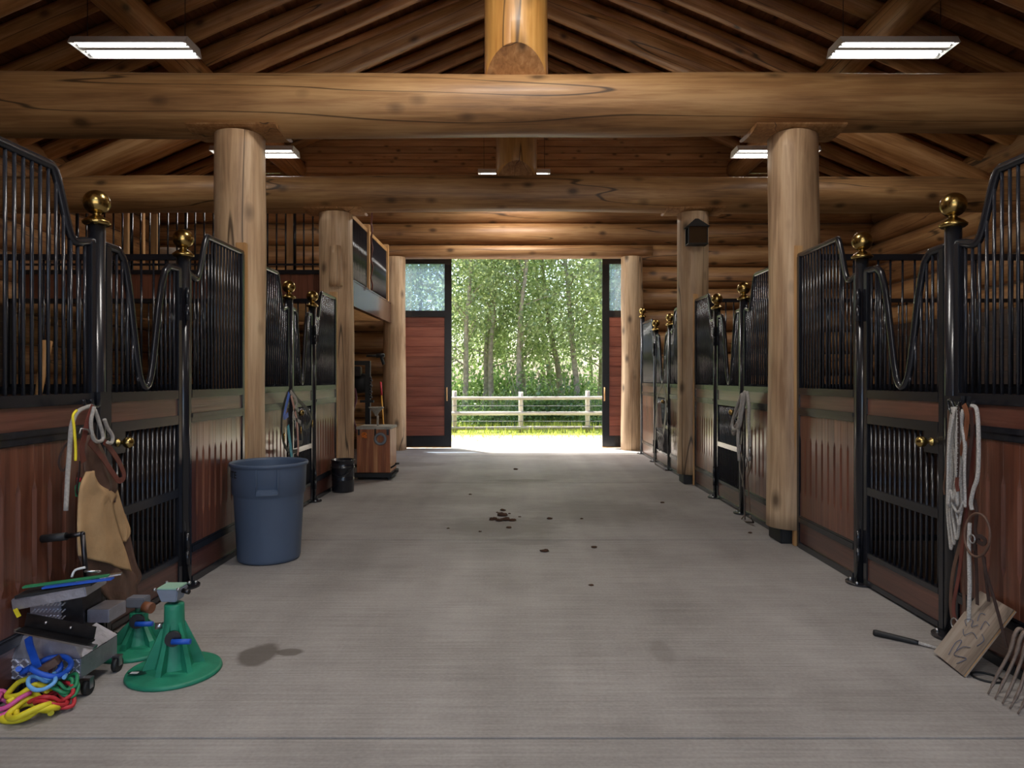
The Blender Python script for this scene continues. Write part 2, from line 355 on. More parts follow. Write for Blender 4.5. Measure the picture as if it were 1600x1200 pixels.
_seed = [11]
def log(name, p0, p1, r0, r1, mat, parent=None, lump=.02, seg=20, step=.22):
    _seed[0] += 1; p0 = Vector(p0); p1 = Vector(p1)
    return place_log(name, log_mesh((p1-p0).length, r0, r1, _seed[0], lump, seg, step).mesh(name, mat), p0, p1, parent)

# ================================================================== SETTING
XW = 7.1; YB = 13.55; YF = -2.2          # side walls, far wall, near wall
Z0, SL = 7.72, .43                       # underside of rafters
roofz = lambda x: Z0-SL*abs(x)
fl = MB().box(-XW-.25, XW+.25, YF-.2, YB+.25, -.25, -.03).build('floor', M_conc); fl['kind'] = 'structure'
ys = [YF-.2, -.3, 2.66, 5.93, 9.2, 12.35, YB+.25]
for a, b in zip(ys, ys[1:]):
    MB().box(-2.36, 2.42, a+.004, b-.004, -.03, 0).build('slab', M_conc, fl, bevel=.003)
for sx, (xa, xb) in (('l', (-XW, -2.364)), ('r', (2.424, XW))):
    MB().box(xa, xb, YF, YB, -.03, .0).build('stall_bedding', M_shaving, fl)
# outside ground
g = MB().box(-60, 60, YB+.25, 17.2, -.3, -.02).build('ground_gravel', M_gravel); g['kind'] = 'structure'
g = MB().box(-60, 60, 17.2, 120, -.3, -.01).build('ground_grass', M_soil); g['kind'] = 'structure'
g = MB().box(-60, 60, -60, YF-.2, -.3, -.02).build('ground_yard', M_gravel); g['kind'] = 'structure'
g = MB().box(-60, -XW-.25, YF-.2, YB+.25, -.3, -.02).box(XW+.25, 60, YF-.2, YB+.25, -.3, -.02).build('ground_side', M_gravel); g['kind'] = 'structure'

def log_row(parent, y, spans, zc, r=.222, mat=M_wall, lump=.012):
    for a, b in spans: log('log', (a, y, zc), (b, y, zc), r, r*.97, mat, parent, lump, 16, .4)
def wall_empty(name):
    o = bpy.data.objects.new(name, None); COL.objects.link(o); ORG[o.name] = Vector((0, 0, 0)); o['kind'] = 'structure'; return o
OPL, OPR = -2.18, 2.08
wb = wall_empty('wall_back')
PITCH = .432
for i in range(-3, 9):
    zt = 4.07-PITCH*i
    zc = zt-PITCH/2
    if zc < -.1: continue
    if zc > 3.95: spans = [(-XW-.2, XW+.2)]
    else: spans = [(-XW-.2, OPL-.2), (OPR+.2, XW+.2)]
    log_row(wb, YB+.14, spans, zc)
for a_, b_, z_ in ((-XW-.1, OPL-.25, 0), (OPR+.25, XW+.1, 0), (-XW-.1, XW+.1, 4.0), (-5.6, 5.6, 4.85), (-4.7, 4.7, 5.35)): MB().box(a_, b_, YB+.105, YB+.2, z_, {0: 4.0, 4.0: 4.85, 4.85: 5.35, 5.35: 5.8}[z_]).build('chinking', M_chink, wb)
# header over the door opening
log('header_log', (-2.7, YB+.02, 3.915), (2.7, YB+.02, 3.915), .135, .135, M_wall, wb, .008)
# tongue-and-groove gable above the logs
zz = 4.07+PITCH*3
while zz < Z0+.35:
    hw = min(XW, (Z0+.4-zz-.05)/SL)
    if hw > .1:
        MB().box(-hw, hw, YB+.06, YB+.10, zz+.004, zz+.128).build('gable_board', M_gable, wb, bevel=.006)
    zz += .133
MB().add([(-XW-.2, YB+.11, 5.6), (XW+.2, YB+.11, 5.6), (XW+.2, YB+.11, 4.6), (0, YB+.11, Z0+.6), (-XW-.2, YB+.11, 4.6),
          (-XW-.2, YB+.15, 5.6), (XW+.2, YB+.15, 5.6), (XW+.2, YB+.15, 4.6), (0, YB+.15, Z0+.6), (-XW-.2, YB+.15, 4.6)],
         [(0,1,3),(5,8,6),(0,3,8,5),(1,6,8,3)]).build('sheathing', M_deck, wb)
for nm, sx in (('wall_left', -1), ('wall_right', 1)):
    wl = wall_empty(nm)
    MB().box(sx*(XW+.12)-.06, sx*(XW+.12)+.06, YF-.15, YB+.15, 0, 4.9).build('chinking', M_chink, wl)
    for i in range(-2, 9):
        zc = 4.07-PITCH*i-PITCH/2
        if zc < -.1: continue
        log('log', (sx*(XW+.12), YF-.2, zc), (sx*(XW+.12), YB+.2, zc), .222, .215, M_wall, wl, .012, 14, .6)
# near gable behind the camera with its own big doorway
wf = wall_empty('wall_front')
for i in range(-1, 9):
    zc = 4.07-PITCH*i-PITCH/2
    if zc < -.1: continue
    log_row(wf, YF-.1, [(-XW, XW)] if zc > 4.1 else [(-XW, -2.6), (2.6, XW)], zc)
MB().add([(-XW-.2, YF-.05, 4.45), (XW+.2, YF-.05, 4.45), (XW+.2, YF-.05, 4.7), (0, YF-.05, Z0+.5), (-XW-.2, YF-.05, 4.7),
          (-XW-.2, YF-.12, 4.45), (XW+.2, YF-.12, 4.45), (XW+.2, YF-.12, 4.7), (0, YF-.12, Z0+.5), (-XW-.2, YF-.12, 4.7)],
         [(0,1,2,3,4),(5,9,8,7,6),(0,4,9,5),(1,6,7,2)]).build('gable_sheathing', M_gable, wf)
# roof: deck boards running along the barn + rafter logs
for nm, sx in (('ceiling_left', -1), ('ceiling_right', 1)):
    ce = wall_empty(nm)
    RD = .24
    x0 = 0.0; wbd = .19; dirv = Vector((sx, 0, -SL)).normalized(); nrm = Vector((SL*sx, 0, 1)).normalized()
    length = (XW+.8)*math.sqrt(1+SL*SL); n = int(length/wbd)
    for i in range(n):
        a = dirv*(i*wbd+.003)+Vector((0, 0, Z0))+nrm*RD; b = dirv*((i+1)*wbd-.003)+Vector((0, 0, Z0))+nrm*RD
        m = MB(); vs = []
        for y in (YF-.5, YB+.4):
            for q in (a, b, b+nrm*.03, a+nrm*.03): vs.append(Vector((q.x, y, q.z)))
        m.add(vs, [(0,1,2,3),(7,6,5,4),(0,4,5,1),(1,5,6,2),(2,6,7,3),(3,7,4,0)])
        m.build('roof_board', M_deck, ce)
    m = MB(); q0 = Vector((0, 0, Z0))+nrm*(RD+.035); q1 = q0+dirv*length; vs = []
    for y in (YF-.6, YB+.6):
        for q in (q0-dirv*.05, q1, q1+nrm*.05, q0+nrm*.05): vs.append(Vector((q.x, y, q.z)))
    m.add(vs, [(0,1,2,3),(7,6,5,4),(0,4,5,1),(1,5,6,2),(2,6,7,3),(3,7,4,0)]).build('roofing', M_deck, ce)

ON = 'first second third fourth fifth sixth seventh eighth ninth tenth eleventh twelfth thirteenth fourteenth fifteenth sixteenth seventeenth eighteenth nineteenth twentieth'.split()
def nth(i): return ON[i] if i < 20 else 'twenty-'+ON[i-20]
rmesh = [log_mesh((XW+.5)*math.sqrt(1+SL*SL), .105, .13, 300+k, .014, 12, .35).mesh('rafter', M_roofl) for k in range(5)]
y = YF+.3; i = 0
while y < YB:
    for sx, sd_ in ((-1, 'left'), (1, 'right')):
        nrm = Vector((SL*sx, 0, 1)).normalized(); off = nrm*.12
        o = place_log('rafter', rmesh[(i*2+(sx > 0)) % 5], Vector((0.0, y, Z0))+off, Vector((sx*(XW+.5), y, Z0-SL*(XW+.5)))+off)
        tag(o, '%s rafter log from the near gable on the %s roof slope' % (nth(i), sd_), 'rafter', 'log rafters of the %s roof slope' % sd_)
    y += .61; i += 1
rb = log('ridge_log', (0, YF, Z0-.12), (0, YB+.05, Z0-.12), .22, .22, M_roofl); tag(rb, 'round ridge log running the length of the roof peak', 'log')
for sx, sd_ in ((-1, 'left'), (1, 'right')):
    o = log('purlin_log', (sx*4.4, YF, 5.58), (sx*4.4, YB+.1, 5.58), .2, .21, M_roofl)
    tag(o, 'thick purlin log running lengthways beneath the %s rafters' % sd_, 'log')

# trusses: tie beam on two posts, king post, chords
POST = [2.66, 5.93, 9.2]
def king(y, zb, label, r=.275):
    bm = bmesh.new(); L_ = Z0-.2-zb
    mm = log_mesh(L_, r, r*.97, 70+int(y), .008, 40, .2).mesh('k', M_king); bm.from_mesh(mm)
    for v in bm.verts: v.co.y *= 1
    # scarf cut at the foot facing both aisles: arch-shaped face
    for sy in (-1, 1):
        pl = Vector((0, sy*(r*.32), 0)); no = Vector((0, sy*.72, -.62)).normalized()
        res = bmesh.ops.bisect_plane(bm, geom=bm.verts[:]+bm.edges[:]+bm.faces[:], plane_co=pl, plane_no=no, clear_outer=True)
        ed = [e for e in res['geom_cut'] if isinstance(e, bmesh.types.BMEdge)]
        fr_ = bmesh.ops.contextual_create(bm, geom=ed)
        for f in fr_.get('faces', []): f.smooth = False; f.material_index = 1
    me = bpy.data.meshes.new('king_post'); bm.to_mesh(me); bm.free(); me.materials.append(M_king); me.materials.append(M_roofl)
    o = link('king_post', me, None, (0, y, zb)); return tag(o, label, 'post')
def wob_beam(y, zc, r, label, x0=-XW, x1=XW):
    o = log('tie_beam', (x0, y, zc), (x1, y, zc), r, r*.97, M_beam, None, .03, 28, .16); return tag(o, label, 'beam')
wob_beam(2.66, 3.79, .26, 'thick log tie beam crossing overhead nearest the viewer, above the picture')
wob_beam(5.93, 3.775, .262, 'thickest log tie beam in view, cracked, crossing the aisle in the foreground')
wob_beam(9.2, 3.885, .245, 'second log tie beam crossing the aisle, behind the foreground one')
king(5.93, 3.98, 'large king post standing on the foreground tie beam, arched cut at its foot')
king(9.2, 4.05, 'smaller king post on the second tie beam, in front of the middle lamp')
for y, nn in ((5.93, 'foreground'), (9.2, 'second')):
    for sx, sd_ in ((-1, 'left'), (1, 'right')):
        o = log('truss_chord', (sx*6.3, y, 4.0), (sx*.2, y, 6.55), .17, .15, M_roofl)
        tag(o, 'slanting log chord rising on the %s from the %s tie beam' % (sd_, nn), 'log')
        o = log('strut', (sx*4.4, y+.02, 4.95), (sx*4.4, y+.02, 5.42), .13, .12, M_roofl)
        tag(o, 'short upright log strut under the %s purlin at the %s truss' % (sd_, nn), 'log')
# posts
def log_post(x, y, ztop, r, label, battens=(), shoe=True, key=None):
    t = thing('log_post', label, 'post', (x, y, 0))
    zb = .13 if shoe else 0
    log('trunk', (x, y, zb), (x, y, ztop), r*1.03, r*.97, M_post, t, .02, 28, .13)
    if shoe: MB().box(x-.15, x+.15, y-.14, y+.14, 0, .135).build('steel_shoe', M_dullblack, t, bevel=.01)
    MB().box(x-.13, x+.13, y-.12, y+.12, ztop-.01, ztop+.06).build('tenon', M_post, t)
    for (bx0, bx1, by0, by1) in battens: MB().box(bx0, bx1, by0, by1, 0, 2.52).build('batten', M_pine, t, bevel=.004)
    return t
log_post(-2.40, 2.66, 3.55, .215, 'left log post nearest the viewer, outside the picture edge')
log_post(2.40, 2.66, 3.55, .215, 'right log post nearest the viewer, outside the picture edge')
log_post(-2.39, 5.93, 3.50, .212, 'thick peeled log post on the left, behind the grey trash can', [(-2.30, -2.22, 5.60, 5.66)])
log_post(2.395, 5.93, 3.50, .212, 'knotty peeled log post on the right with black steel foot, nearer one', [(2.33, 2.405, 5.715, 5.76)])
t = log_post(-2.42, 9.2, 3.62, .225, 'left log post by the black bucket, with a rounded branch stub', [(-2.40, -2.30, 8.78, 8.83)])
# branch stub
log('branch_stub', (-2.36, 8.96, 2.62), (-2.38, 9.03, 3.15), .085, .075, M_post, t, .006, 16, .1)
t = log_post(2.38, 9.2, 3.62, .205, 'slender log post on the right carrying the black lantern', [(2.335, 2.40, 8.99, 9.03)])
# little saddle logs beneath the tie beams
for x, y, zt in ((-2.39, 5.93, 3.525), (2.395, 5.93, 3.525), (-2.42, 9.2, 3.645), (2.38, 9.2, 3.645)):
    m = MB(); c = Vector((x, y, zt)); seg = 12; vs = []
    for sxx in (-.38, .38):
        for k in range(seg+1):
            a = math.pi*k/seg; vs.append(c+Vector((sxx, math.cos(a)*.225, -math.sin(a)*.05+.02)))
    fs = [(k, k+1, seg+2+k, seg+1+k) for k in range(seg)]+[tuple(range(seg+1)), tuple(range(2*seg+1, seg, -1)), (0, seg+1, 2*seg+1, seg)]
    m.add(vs, fs); o = m.build('saddle_log', M_roofl, origin=c)
    tag(o, 'flat halved saddle log between %s %s post and tie beam' % ('near' if y < 7 else 'far', 'left' if x < 0 else 'right'), 'log')
# jamb logs of the far doorway
t = thing('door_post', 'left log post of the big open doorway', 'post', (-2.39, YB-.02, 0)); log('trunk', (-2.39, YB-.04, 0), (-2.39, YB-.04, 3.80), .225, .2, M_post, t, .03, 24, .15)
t = thing('door_post', 'right gnarled log post of the big open doorway', 'post', (2.31, YB-.02, 0)); log('trunk', (2.31, YB-.04, 0), (2.31, YB-.04, 3.80), .225, .215, M_post, t, .035, 24, .15)

# ================================================================== STALL FRONTS
def sstep(t): t = max(0, min(1, t)); return t*t*(3-2*t)
ZB = 1.325                                # where the bars start
def side_top(u): return 2.12+.025*sstep((.06-u)/.06)-.02*math.exp(-((u-.17)/.06)**2)+(2.43-2.12)*sstep((u-.19)/.17)
def door_top(u, half):                    # u = distance from the middle of the door
    prof = [(0, 1.345), (.035, 1.36), (.07, 1.41), (.1, 1.50), (.14, 1.68), (.18, 1.86), (.22, 2.0), (.26, 2.085), (.32, 2.125), (.6, 2.13)]
    u = min(u*(.475/half), .6)
    for (a, za), (b, zb) in zip(prof, prof[1:]):
        if u <= b: return za+(zb-za)*(u-a)/(b-a)
    return prof[-1][1]
bar_mesh = MB().cyl((0, 0, 0), .0085, 1, 8).mesh('bar', M_bar)
_boards = {}
def board_mesh(w):
    key = round(w, 4)
    if key in _boards: return _boards[key]
    H = .83; c = .016; t = .022
    lv = [(0, .0012), (.17, .0012), (.215, c), (.62, c), (.665, .0012), (H, .0012)]
    vs = []; fs = []
    for z, k in lv: vs += [(-t, -w/2, z), (-k, -w/2, z), (0, -w/2+k, z), (0, w/2-k, z), (-k, w/2, z), (-t, w/2, z)]
    for i in range(len(lv)-1):
        for k in range(6): fs.append((i*6+k, i*6+(k+1) % 6, (i+1)*6+(k+1) % 6, (i+1)*6+k))
    fs += [(5,4,3,2,1,0), tuple((len(lv)-1)*6+k for k in range(6))]
    me = MB().add(vs, fs).mesh('board', M_mahog); _boards[key] = me; return me
def bars(parent, X, ys, z0, ztop, name='bar'):
    for y in ys:
        zt = ztop(y) if callable(ztop) else ztop
        if zt-z0 < .03: continue
        o = link(name, bar_mesh, parent, (X, y, z0)); o.scale = (1, 1, zt-z0)
def top_rail(parent, X, ya, yb, f, n=60):
    m = MB(); pts = [Vector((X, ya+(yb-ya)*i/n, f(ya+(yb-ya)*i/n))) for i in range(n+1)]
    m.tube(pts, .024, 10, True, flat=.8); m.build('top_rail', M_black, parent)
def side_panel(X, ya, yb, post_end, label, group=None):
    """fixed stall panel between ya and yb on the plane x = X; s = aisle direction"""
    s = -1 if X > 0 else 1
    t = thing('stall_panel', label, 'stall panel', (X, ya, 0), group)
    f = (lambda y: side_top(y-ya)) if post_end == 'a' else (lambda y: side_top(yb-y))
    m = MB(); d = .022; g = .004
    y0, y1 = ya+.03 if post_end == 'a' else ya, yb-.03 if post_end == 'b' else yb
    st = .045
    m.box(X-d, X+d, y0, y0+st, 0, f(y0)-.01); m.box(X-d, X+d, y1-st, y1, 0, f(y1)-.01)
    for za, zb_, dd in ((0, .05, 1.25), (.21, .255, 1.15), (.255, .268, .9), (1.10, 1.135, 1.0), (1.135, 1.165, 1.3), (1.27, ZB, 1.1)):
        m.box(X-d*dd, X+d*dd, y0+st, y1-st, za, zb_)
    m.build('frame', M_black, t, bevel=.003)
    top_rail(t, X, y0, y1, f)
    n = max(6, round((y1-y0-2*st)/.0545)); bars(t, X, [y0+st+(y1-y0-2*st)*(i+.5)/n for i in range(n)], ZB, lambda y: f(y)-.005)
    MB().box(X-.012, X+.012, y0+st, y1-st, .05, .21).build('kick_board', M_mahog_h, t)
    MB().box(X-.012, X+.012, y0+st, y1-st, 1.165, 1.27).build('strip_board', M_mahog_h, t)
    nb = max(5, round((y1-y0-2*st)/.102)); w_ = (y1-y0-2*st)/nb; me = board_mesh(w_-.0005)
    for i in range(nb):
        o = link('board', me, t, (X+s*.012, y0+st+w_*(i+.5), .268))
        if s < 0: o.rotation_euler = (0, 0, math.pi)
    return t
def stall_door(X, ya, yb, label):
    """swinging door; knob at the ya (near) end"""
    s = -1 if X > 0 else 1; t = thing('stall_door', label, 'stall door', (X, ya, 0)); d = .02; st = .045
    y0, y1 = ya+.055, yb-.055; mid = (y0+y1)/2; half = (y1-y0)/2
    f = lambda y: door_top(abs(y-mid), half)
    m = MB(); m.box(X-d, X+d, y0, y0+st, .015, 2.12); m.box(X-d, X+d, y1-st, y1, .015, 2.12)
    for za, zb_ in ((.015, .05), (.2, .235), (.62, .675), (1.10, 1.16), (1.27, ZB)): m.box(X-d, X+d, y0+st, y1-st, za, zb_)
    m.box(X-d*.9, X+d*.9, y0+st, y0+st+.14, .98, 1.10)
    m.build('frame', M_black, t, bevel=.003)
    n_ = 90; mm = MB(); pts = [Vector((X, y0+(y1-y0)*i/n_, f(y0+(y1-y0)*i/n_))) for i in range(n_+1)]
    mm.tube(pts, .024, 10, True, flat=.85); mm.build('top_rail', M_black, t)
    n = round((y1-y0-2*st)/.054); yy = [y0+st+(y1-y0-2*st)*(i+.5)/n for i in range(n)]
    bars(t, X, yy, ZB, lambda y: f(y)-.005)
    bars(t, X, [y for y in yy if y > y0+st+.145], .235, 1.10); bars(t, X, [y for y in yy if y <= y0+st+.145], .235, .98)
    MB().box(X-.011, X+.011, y0+st, y1-st, .05, .2).build('kick_board', M_mahog_h, t)
    MB().box(X-.011, X+.011, y0+st, y1-st, 1.16, 1.27).build('strip_board', M_mahog_h, t)
    k = MB(); k.lathe((X+s*.02, y0+st+.06, 1.045), [(.024, 0), (.024, .006), (.011, .012), (.011, .03), (.026, .04), (.033, .056), (.03, .072), (.018, .084), (0, .088)], 16, axis=Vector((s, 0, 0)))
    k.build('knob', M_brass, t)
    return t
_fin = None
def ball_post(X, y, label, ztop=2.22, hinge=False, r=.042):
    s = -1 if X > 0 else 1; t = thing('ball_post', label, 'post', (X, y, 0))
    sh = MB().cyl((X, y, 0), r, ztop, 20).build('shaft', M_black, t)
    fin = MB().lathe((X, y, ztop), [(.0, -.002), (.058, 0), (.068, .008), (.07, .018), (.06, .026), (.05, .036), (.034, .046), (.022, .052), (.02, .06), (.03, .066)]+
                     [(.066*math.sin(a), .122-.066*math.cos(a)) for a in [.5+i*(math.pi-.5)/12 for i in range(13)]], 28)
    fin.build('ball_finial', M_brass, t)
    MB().lathe((X, y, 0), [(0, 0), (.105, 0), (.105, .012), (.09, .014), (0, .014)], 28, smooth=False).build('base_plate', M_black, t)
    b = MB()
    for a in range(4): b.sphere((X+math.cos(a*1.57+.7)*.078, y+math.sin(a*1.57+.7)*.078, .016), .012, 8)
    b.build('bolt', M_steel, t)
    if hinge:
        for z in (.26, 1.9):
            h = MB(); h.cyl((X+s*.045, y-.035, z-.11), .014, .1, 10); h.cyl((X+s*.045, y-.035, z+.0), .014, .11, 10); h.cyl((X+s*.045, y-.035, z-.02), .01, .03, 10)
            h.build('hinge', M_black, t)
    return t
XR, XL1, XL2 = 2.37, -2.24, -2.324
ords = {'r1': 'right stall nearest the viewer', 'r2': 'middle stall on the right', 'r3': 'farthest stall on the right', 'l1': 'left stall nearest the viewer', 'l2': 'second stall on the left'}
def stall(key, X, y0, ya, yb, y1):
    nm = ords[key]
    side_panel(X, y0, ya, 'b', 'mahogany and bar panel on the near side of the door, %s' % nm)
    stall_door(X, ya, yb, 'barred door with deep dipped top rail, %s' % nm)
    side_panel(X, yb, y1, 'a', 'mahogany and bar panel beyond the door, %s' % nm)
    ball_post(X, ya, 'brass-balled post on the near side of the door, %s' % nm)
    ball_post(X, yb, 'brass-balled post beyond the door, %s' % nm, hinge=True)
stall('r1', XR, 2.72, 3.70, 4.675, 5.71)
stall('r2', XR, 6.16, 7.10, 8.05, 8.985)
stall('r3', XR, 9.42, 10.49, 11.55, 12.74)
ball_post(XR, 12.77, 'taller black post with brass ball at the end of the right row, by the doorway', 2.55)
stall('l1', XL1, 2.70, 3.65, 4.60, 5.59)
stall('l2', XL2, 6.15, 6.99, 7.80, 8.77)
# partitions between stalls
def partition(y, xa, xb, label):
    t = thing('stall_partition', label, 'stall wall', ((xa+xb)/2, y, 0)); m = MB(); x0, x1 = min(xa, xb), max(xa, xb)
    for za, zb_ in ((0, .05), (1.27, 1.33), (2.43, 2.48)): m.box(x0, x1, y-.022, y+.022, za, zb_)
    m.box(x0, x0+.05, y-.022, y+.022, 0, 2.48); m.box(x1-.05, x1, y-.022, y+.022, 0, 2.48)
    m.build('frame', M_black, t)
    n = int((x1-x0-.1)/.105)
    for i in range(n):
        o = link('bar', bar_mesh, t, (x0+.05+(x1-x0-.1)*(i+.5)/n, y, 1.33)); o.scale = (1.1, 1.1, 1.10)
    nb = 8
    for i in range(nb):
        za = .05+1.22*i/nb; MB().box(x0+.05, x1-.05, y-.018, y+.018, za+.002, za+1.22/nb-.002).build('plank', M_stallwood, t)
for y, nn in ((2.66, 'nearest the viewer'), (5.93, 'behind the nearest stalls'), (9.2, 'behind the middle stalls')):
    for sx, sd_ in ((-1, 'left'), (1, 'right')):
        partition(y, sx*2.62, sx*6.85, 'plank and bar partition on the %s, %s' % (sd_, nn))

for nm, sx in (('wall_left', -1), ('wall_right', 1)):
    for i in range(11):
        MB().box(sx*6.875-.012, sx*6.875+.012, YF+.1, 9.15 if sx < 0 else 13.0, .02+i*.215, .02+i*.215+.211).build('plank', M_shade_lining, bpy.data.objects[nm])  # lining added over the log walls to make the stalls look shaded
# ================================================================== SLIDING DOORS
def sliding_door(n, x0, x1, hx):
    Y = 13.92; t = thing('door_%d' % n, None, None, ((x0+x1)/2, Y, 0)); t['kind'] = 'structure'
    d = .035; m = MB(); st = .14
    m.box(x0, x0+st, Y-d, Y+d, .02, 3.86); m.box(x1-st, x1, Y-d, Y+d, .02, 3.86)
    for za, zb_ in ((.02, .24), (2.66, 2.79), (3.74, 3.86)): m.box(x0+st, x1-st, Y-d, Y+d, za, zb_)
    m.build('door_frame', M_black, t, bevel=.004)
    MB().box(x0+st, x1-st, Y-.006, Y+.006, 2.79, 3.74).build('pane', M_glass, t)
    MB().box(x0+st, x1-st, Y+.021, Y+.03, .24, 2.66).build('backing', M_dullblack, t)
    nb = 12; h = (2.66-.24)/nb
    for i in range(nb): MB().box(x0+st, x1-st, Y-.02, Y+.02, .24+h*i+.002, .24+h*(i+1)-.002).build('board', M_door, t, bevel=.004)
    m = MB(); m.tube([(hx, Y-d, 1.22), (hx, Y-d-.05, 1.22), (hx, Y-d-.05, .96), (hx, Y-d, .96)], .014, 8); m.build('door_handle', M_pine, t)
    MB().box(x0, x1, Y-d-.02, Y+d, 0.0, .022).build('sill_strip', M_pine, t)
sliding_door(1, -3.6, -1.31, -1.40); sliding_door(2, 1.76, 4.05, 1.80)
t = MB().box(-3.8, 4.2, 13.85, 13.99, 3.87, 3.93).build('trim_1', M_black); t['kind'] = 'structure'

# ================================================================== MEZZANINE on the left
XM = -2.47; YM = 9.42; ZM0, ZM1 = 2.50, 2.88
t = thing('mezzanine', 'raised hay loft on the left with brown steel edge and plank underside', 'loft', (XM, YM, ZM0))
n = 22
for i in range(n):
    a = -6.85+(6.85-2.5)*i/n; MB().box(a+.002, a+4.35/n-.002, YM, YB-.15, ZM0+.02, ZM0+.055).build('floor_board', M_pine, t)
m = MB(); m.box(XM, XM+.03, YM-.02, YB-.22, ZM0, ZM1).box(XM-.05, XM+.04, YM-.02, YB-.22, ZM0-.01, ZM0+.01).box(XM-.05, XM+.04, YM-.02, YB-.22, ZM1-.01, ZM1+.01)
m.build('steel_edge', M_channel, t)
m = MB(); m.box(-6.85, XM, YM-.03, YM+.03, 2.44, 2.50).box(-6.85, XM, YM-.03, YM+.03, 2.84, 2.90); m.build('edge_rail', M_black, t)
for i in range(14):
    a = -6.85+4.38*i/14; MB().box(a+.003, a+4.38/14-.003, YM-.015, YM+.015, 2.50, 2.84).build('fascia_board', M_mahog, t)
MB().box(-6.85, XM, YM+.05, YB-.2, ZM0+.06, ZM0+.1).build('deck', M_deck, t)
t = thing('loft_railing', 'dense black barred railing with pine rail on the loft, facing the aisle', 'railing', (XM, YM, ZM1))
for i in range(58):
    y = 9.62+i*(12.95-9.62)/58
    if abs(y-11.3) < .06: continue
    o = link('bar', bar_mesh, t, (XM+.01, y, ZM1)); o.scale = (1.6, 1.6, .93)
MB().box(XM-.03, XM+.03, 9.45, 13.0, 3.81, 3.87).build('handrail', M_pine, t)
for y in (9.55, 11.3, 12.98): MB().box(XM-.045, XM+.05, y-.05, y+.05, ZM1-.0, 3.95).build('railing_post', M_pine, t)
m = MB(); m.tube(smooth_path([(XM+.09+.012*math.sin(k*2.1), 11.28+.02*math.cos(k*1.7), 2.86+k*.1) for k in range(14)], 4), .014, 6); m.build('vine', M_leather, t)
t = thing('loft_railing', 'black barred railing on the loft front, facing the viewer over the stalls', 'railing', (-4.6, YM, ZM1))
x = -6.8; i = 0
while x < -2.75:
    o = link('bar', bar_mesh, t, (x, YM, ZM1+.02)); k = 1.4 if i % 6 else 2.6; o.scale = (k, k, .96); x += .125; i += 1
MB().box(-6.85, -2.7, YM-.02, YM+.02, 3.84, 3.88).build('handrail', M_black, t)
MB().box(-6.85, -2.7, YM-.02, YM+.02, 2.96, 2.99).build('foot_rail', M_black, t)
for i, (x, w_) in enumerate(((-5.46, .1), (-5.3, .04), (-5.05, .09), (-4.1, .09), (-3.72, .08), (-3.2, .1))):
    o = MB().box(x-w_/2, x+w_/2, YM+.1+.15*(i % 2), YM+.16+.15*(i % 2), 2.6, 3.9-.2*(i in (2, 3))).build('timber_upright', M_pine, origin=(x, YM+.13, 2.6))
    tag(o, ['wide orange timber upright at the far left of the loft', 'thin timber upright beside the widest one on the loft', 'short timber upright behind the wicker barrel', 'short timber upright above the brass ball of the near stall', 'timber upright on the loft just left of the near log post', 'timber upright on the loft right of the near log post'][i], 'timber')
t = thing('barrel', 'round wooden barrel standing behind the loft railing', 'barrel', (-5.0, 9.95, 2.6))
MB().lathe((-5.0, 9.95, 2.6), [(0, 0), (.2, 0), (.235, .2), (.24, .35), (.235, .5), (.2, .68), (.18, .68), (0, .66)], 24).build('body', M_ply, t)
for z in (.12, .5): MB().lathe((-5.0, 9.95, 2.6+z), [(.232, 0), (.245, .0), (.245, .05), (.232, .05)], 24).build('hoop', M_steel, t)

# ================================================================== LAMPS
def lamp(x, y, z, label, chain_top, watts=None):
    t = thing('ceiling_lamp', label, 'lamp', (x, y, z)); W, Dp = 1.30, .40
    m = MB(); vs = []
    for sx in (-1, 1):
        for (yy, zz) in ((-Dp/2, 0), (-Dp/2+.05, .09), (Dp/2-.05, .09), (Dp/2, 0), (Dp/2-.01, 0), (Dp/2-.06, .08), (-Dp/2+.06, .08), (-Dp/2+.01, 0)):
            vs.append((x+sx*(W/2), y+yy, z+zz))
    m.add(vs, [(k, (k+1) % 8, 8+(k+1) % 8, 8+k) for k in range(8)])
    for sx in (-1, 1): m.add([(x+sx*W/2, y-Dp/2, z), (x+sx*W/2, y+Dp/2, z), (x+sx*W/2, y+Dp/2-.05, z+.09), (x+sx*W/2, y-Dp/2+.05, z+.09),
                              (x+sx*(W/2-.01), y-Dp/2, z), (x+sx*(W/2-.01), y+Dp/2, z), (x+sx*(W/2-.01), y+Dp/2-.05, z+.09), (x+sx*(W/2-.01), y-Dp/2+.05, z+.09)],
                             [(0,1,2,3),(7,6,5,4),(0,4,5,1),(1,5,6,2),(2,6,7,3),(3,7,4,0)])
    m.box(x-W/2+.02, x+W/2-.02, y-.035, y+.035, z+.02, z+.08)
    m.build('housing', M_white, t)
    for yy in (-.15, -.08, .08, .15):
        c = MB().tube([(x-.60, y+yy, z+.03), (x+.60, y+yy, z+.03)], .0135, 8).build('tube', M_tube, t)
        e = MB()
        for sx in (-1, 1): e.tube([(x+sx*.60, y+yy, z+.03), (x+sx*.625, y+yy, z+.03)], .014, 8)
        e.build('cap', M_steel, c)
    for sx in (-.55, .55): MB().tube([(x+sx, y, z+.085), (x+sx, y, chain_top)], .004, 5).build('hanger', M_darksteel, t)
    ld = bpy.data.lights.new('lamp_light', 'AREA'); ld.shape = 'RECTANGLE'; ld.size = 1.15; ld.size_y = .34; ld.energy = watts or LAMP_W; ld.color = (1, .95, .88)
    lo = bpy.data.objects.new('lamp_light', ld); COL.objects.link(lo); lo.parent = t; lo.location = (0, 0, -.012); ORG[lo.name] = Vector((x, y, z))
lamp(-4.28, 7.7, 5.10, 'fluorescent lamp hanging at the upper left, nearest left one', roofz(4.28))
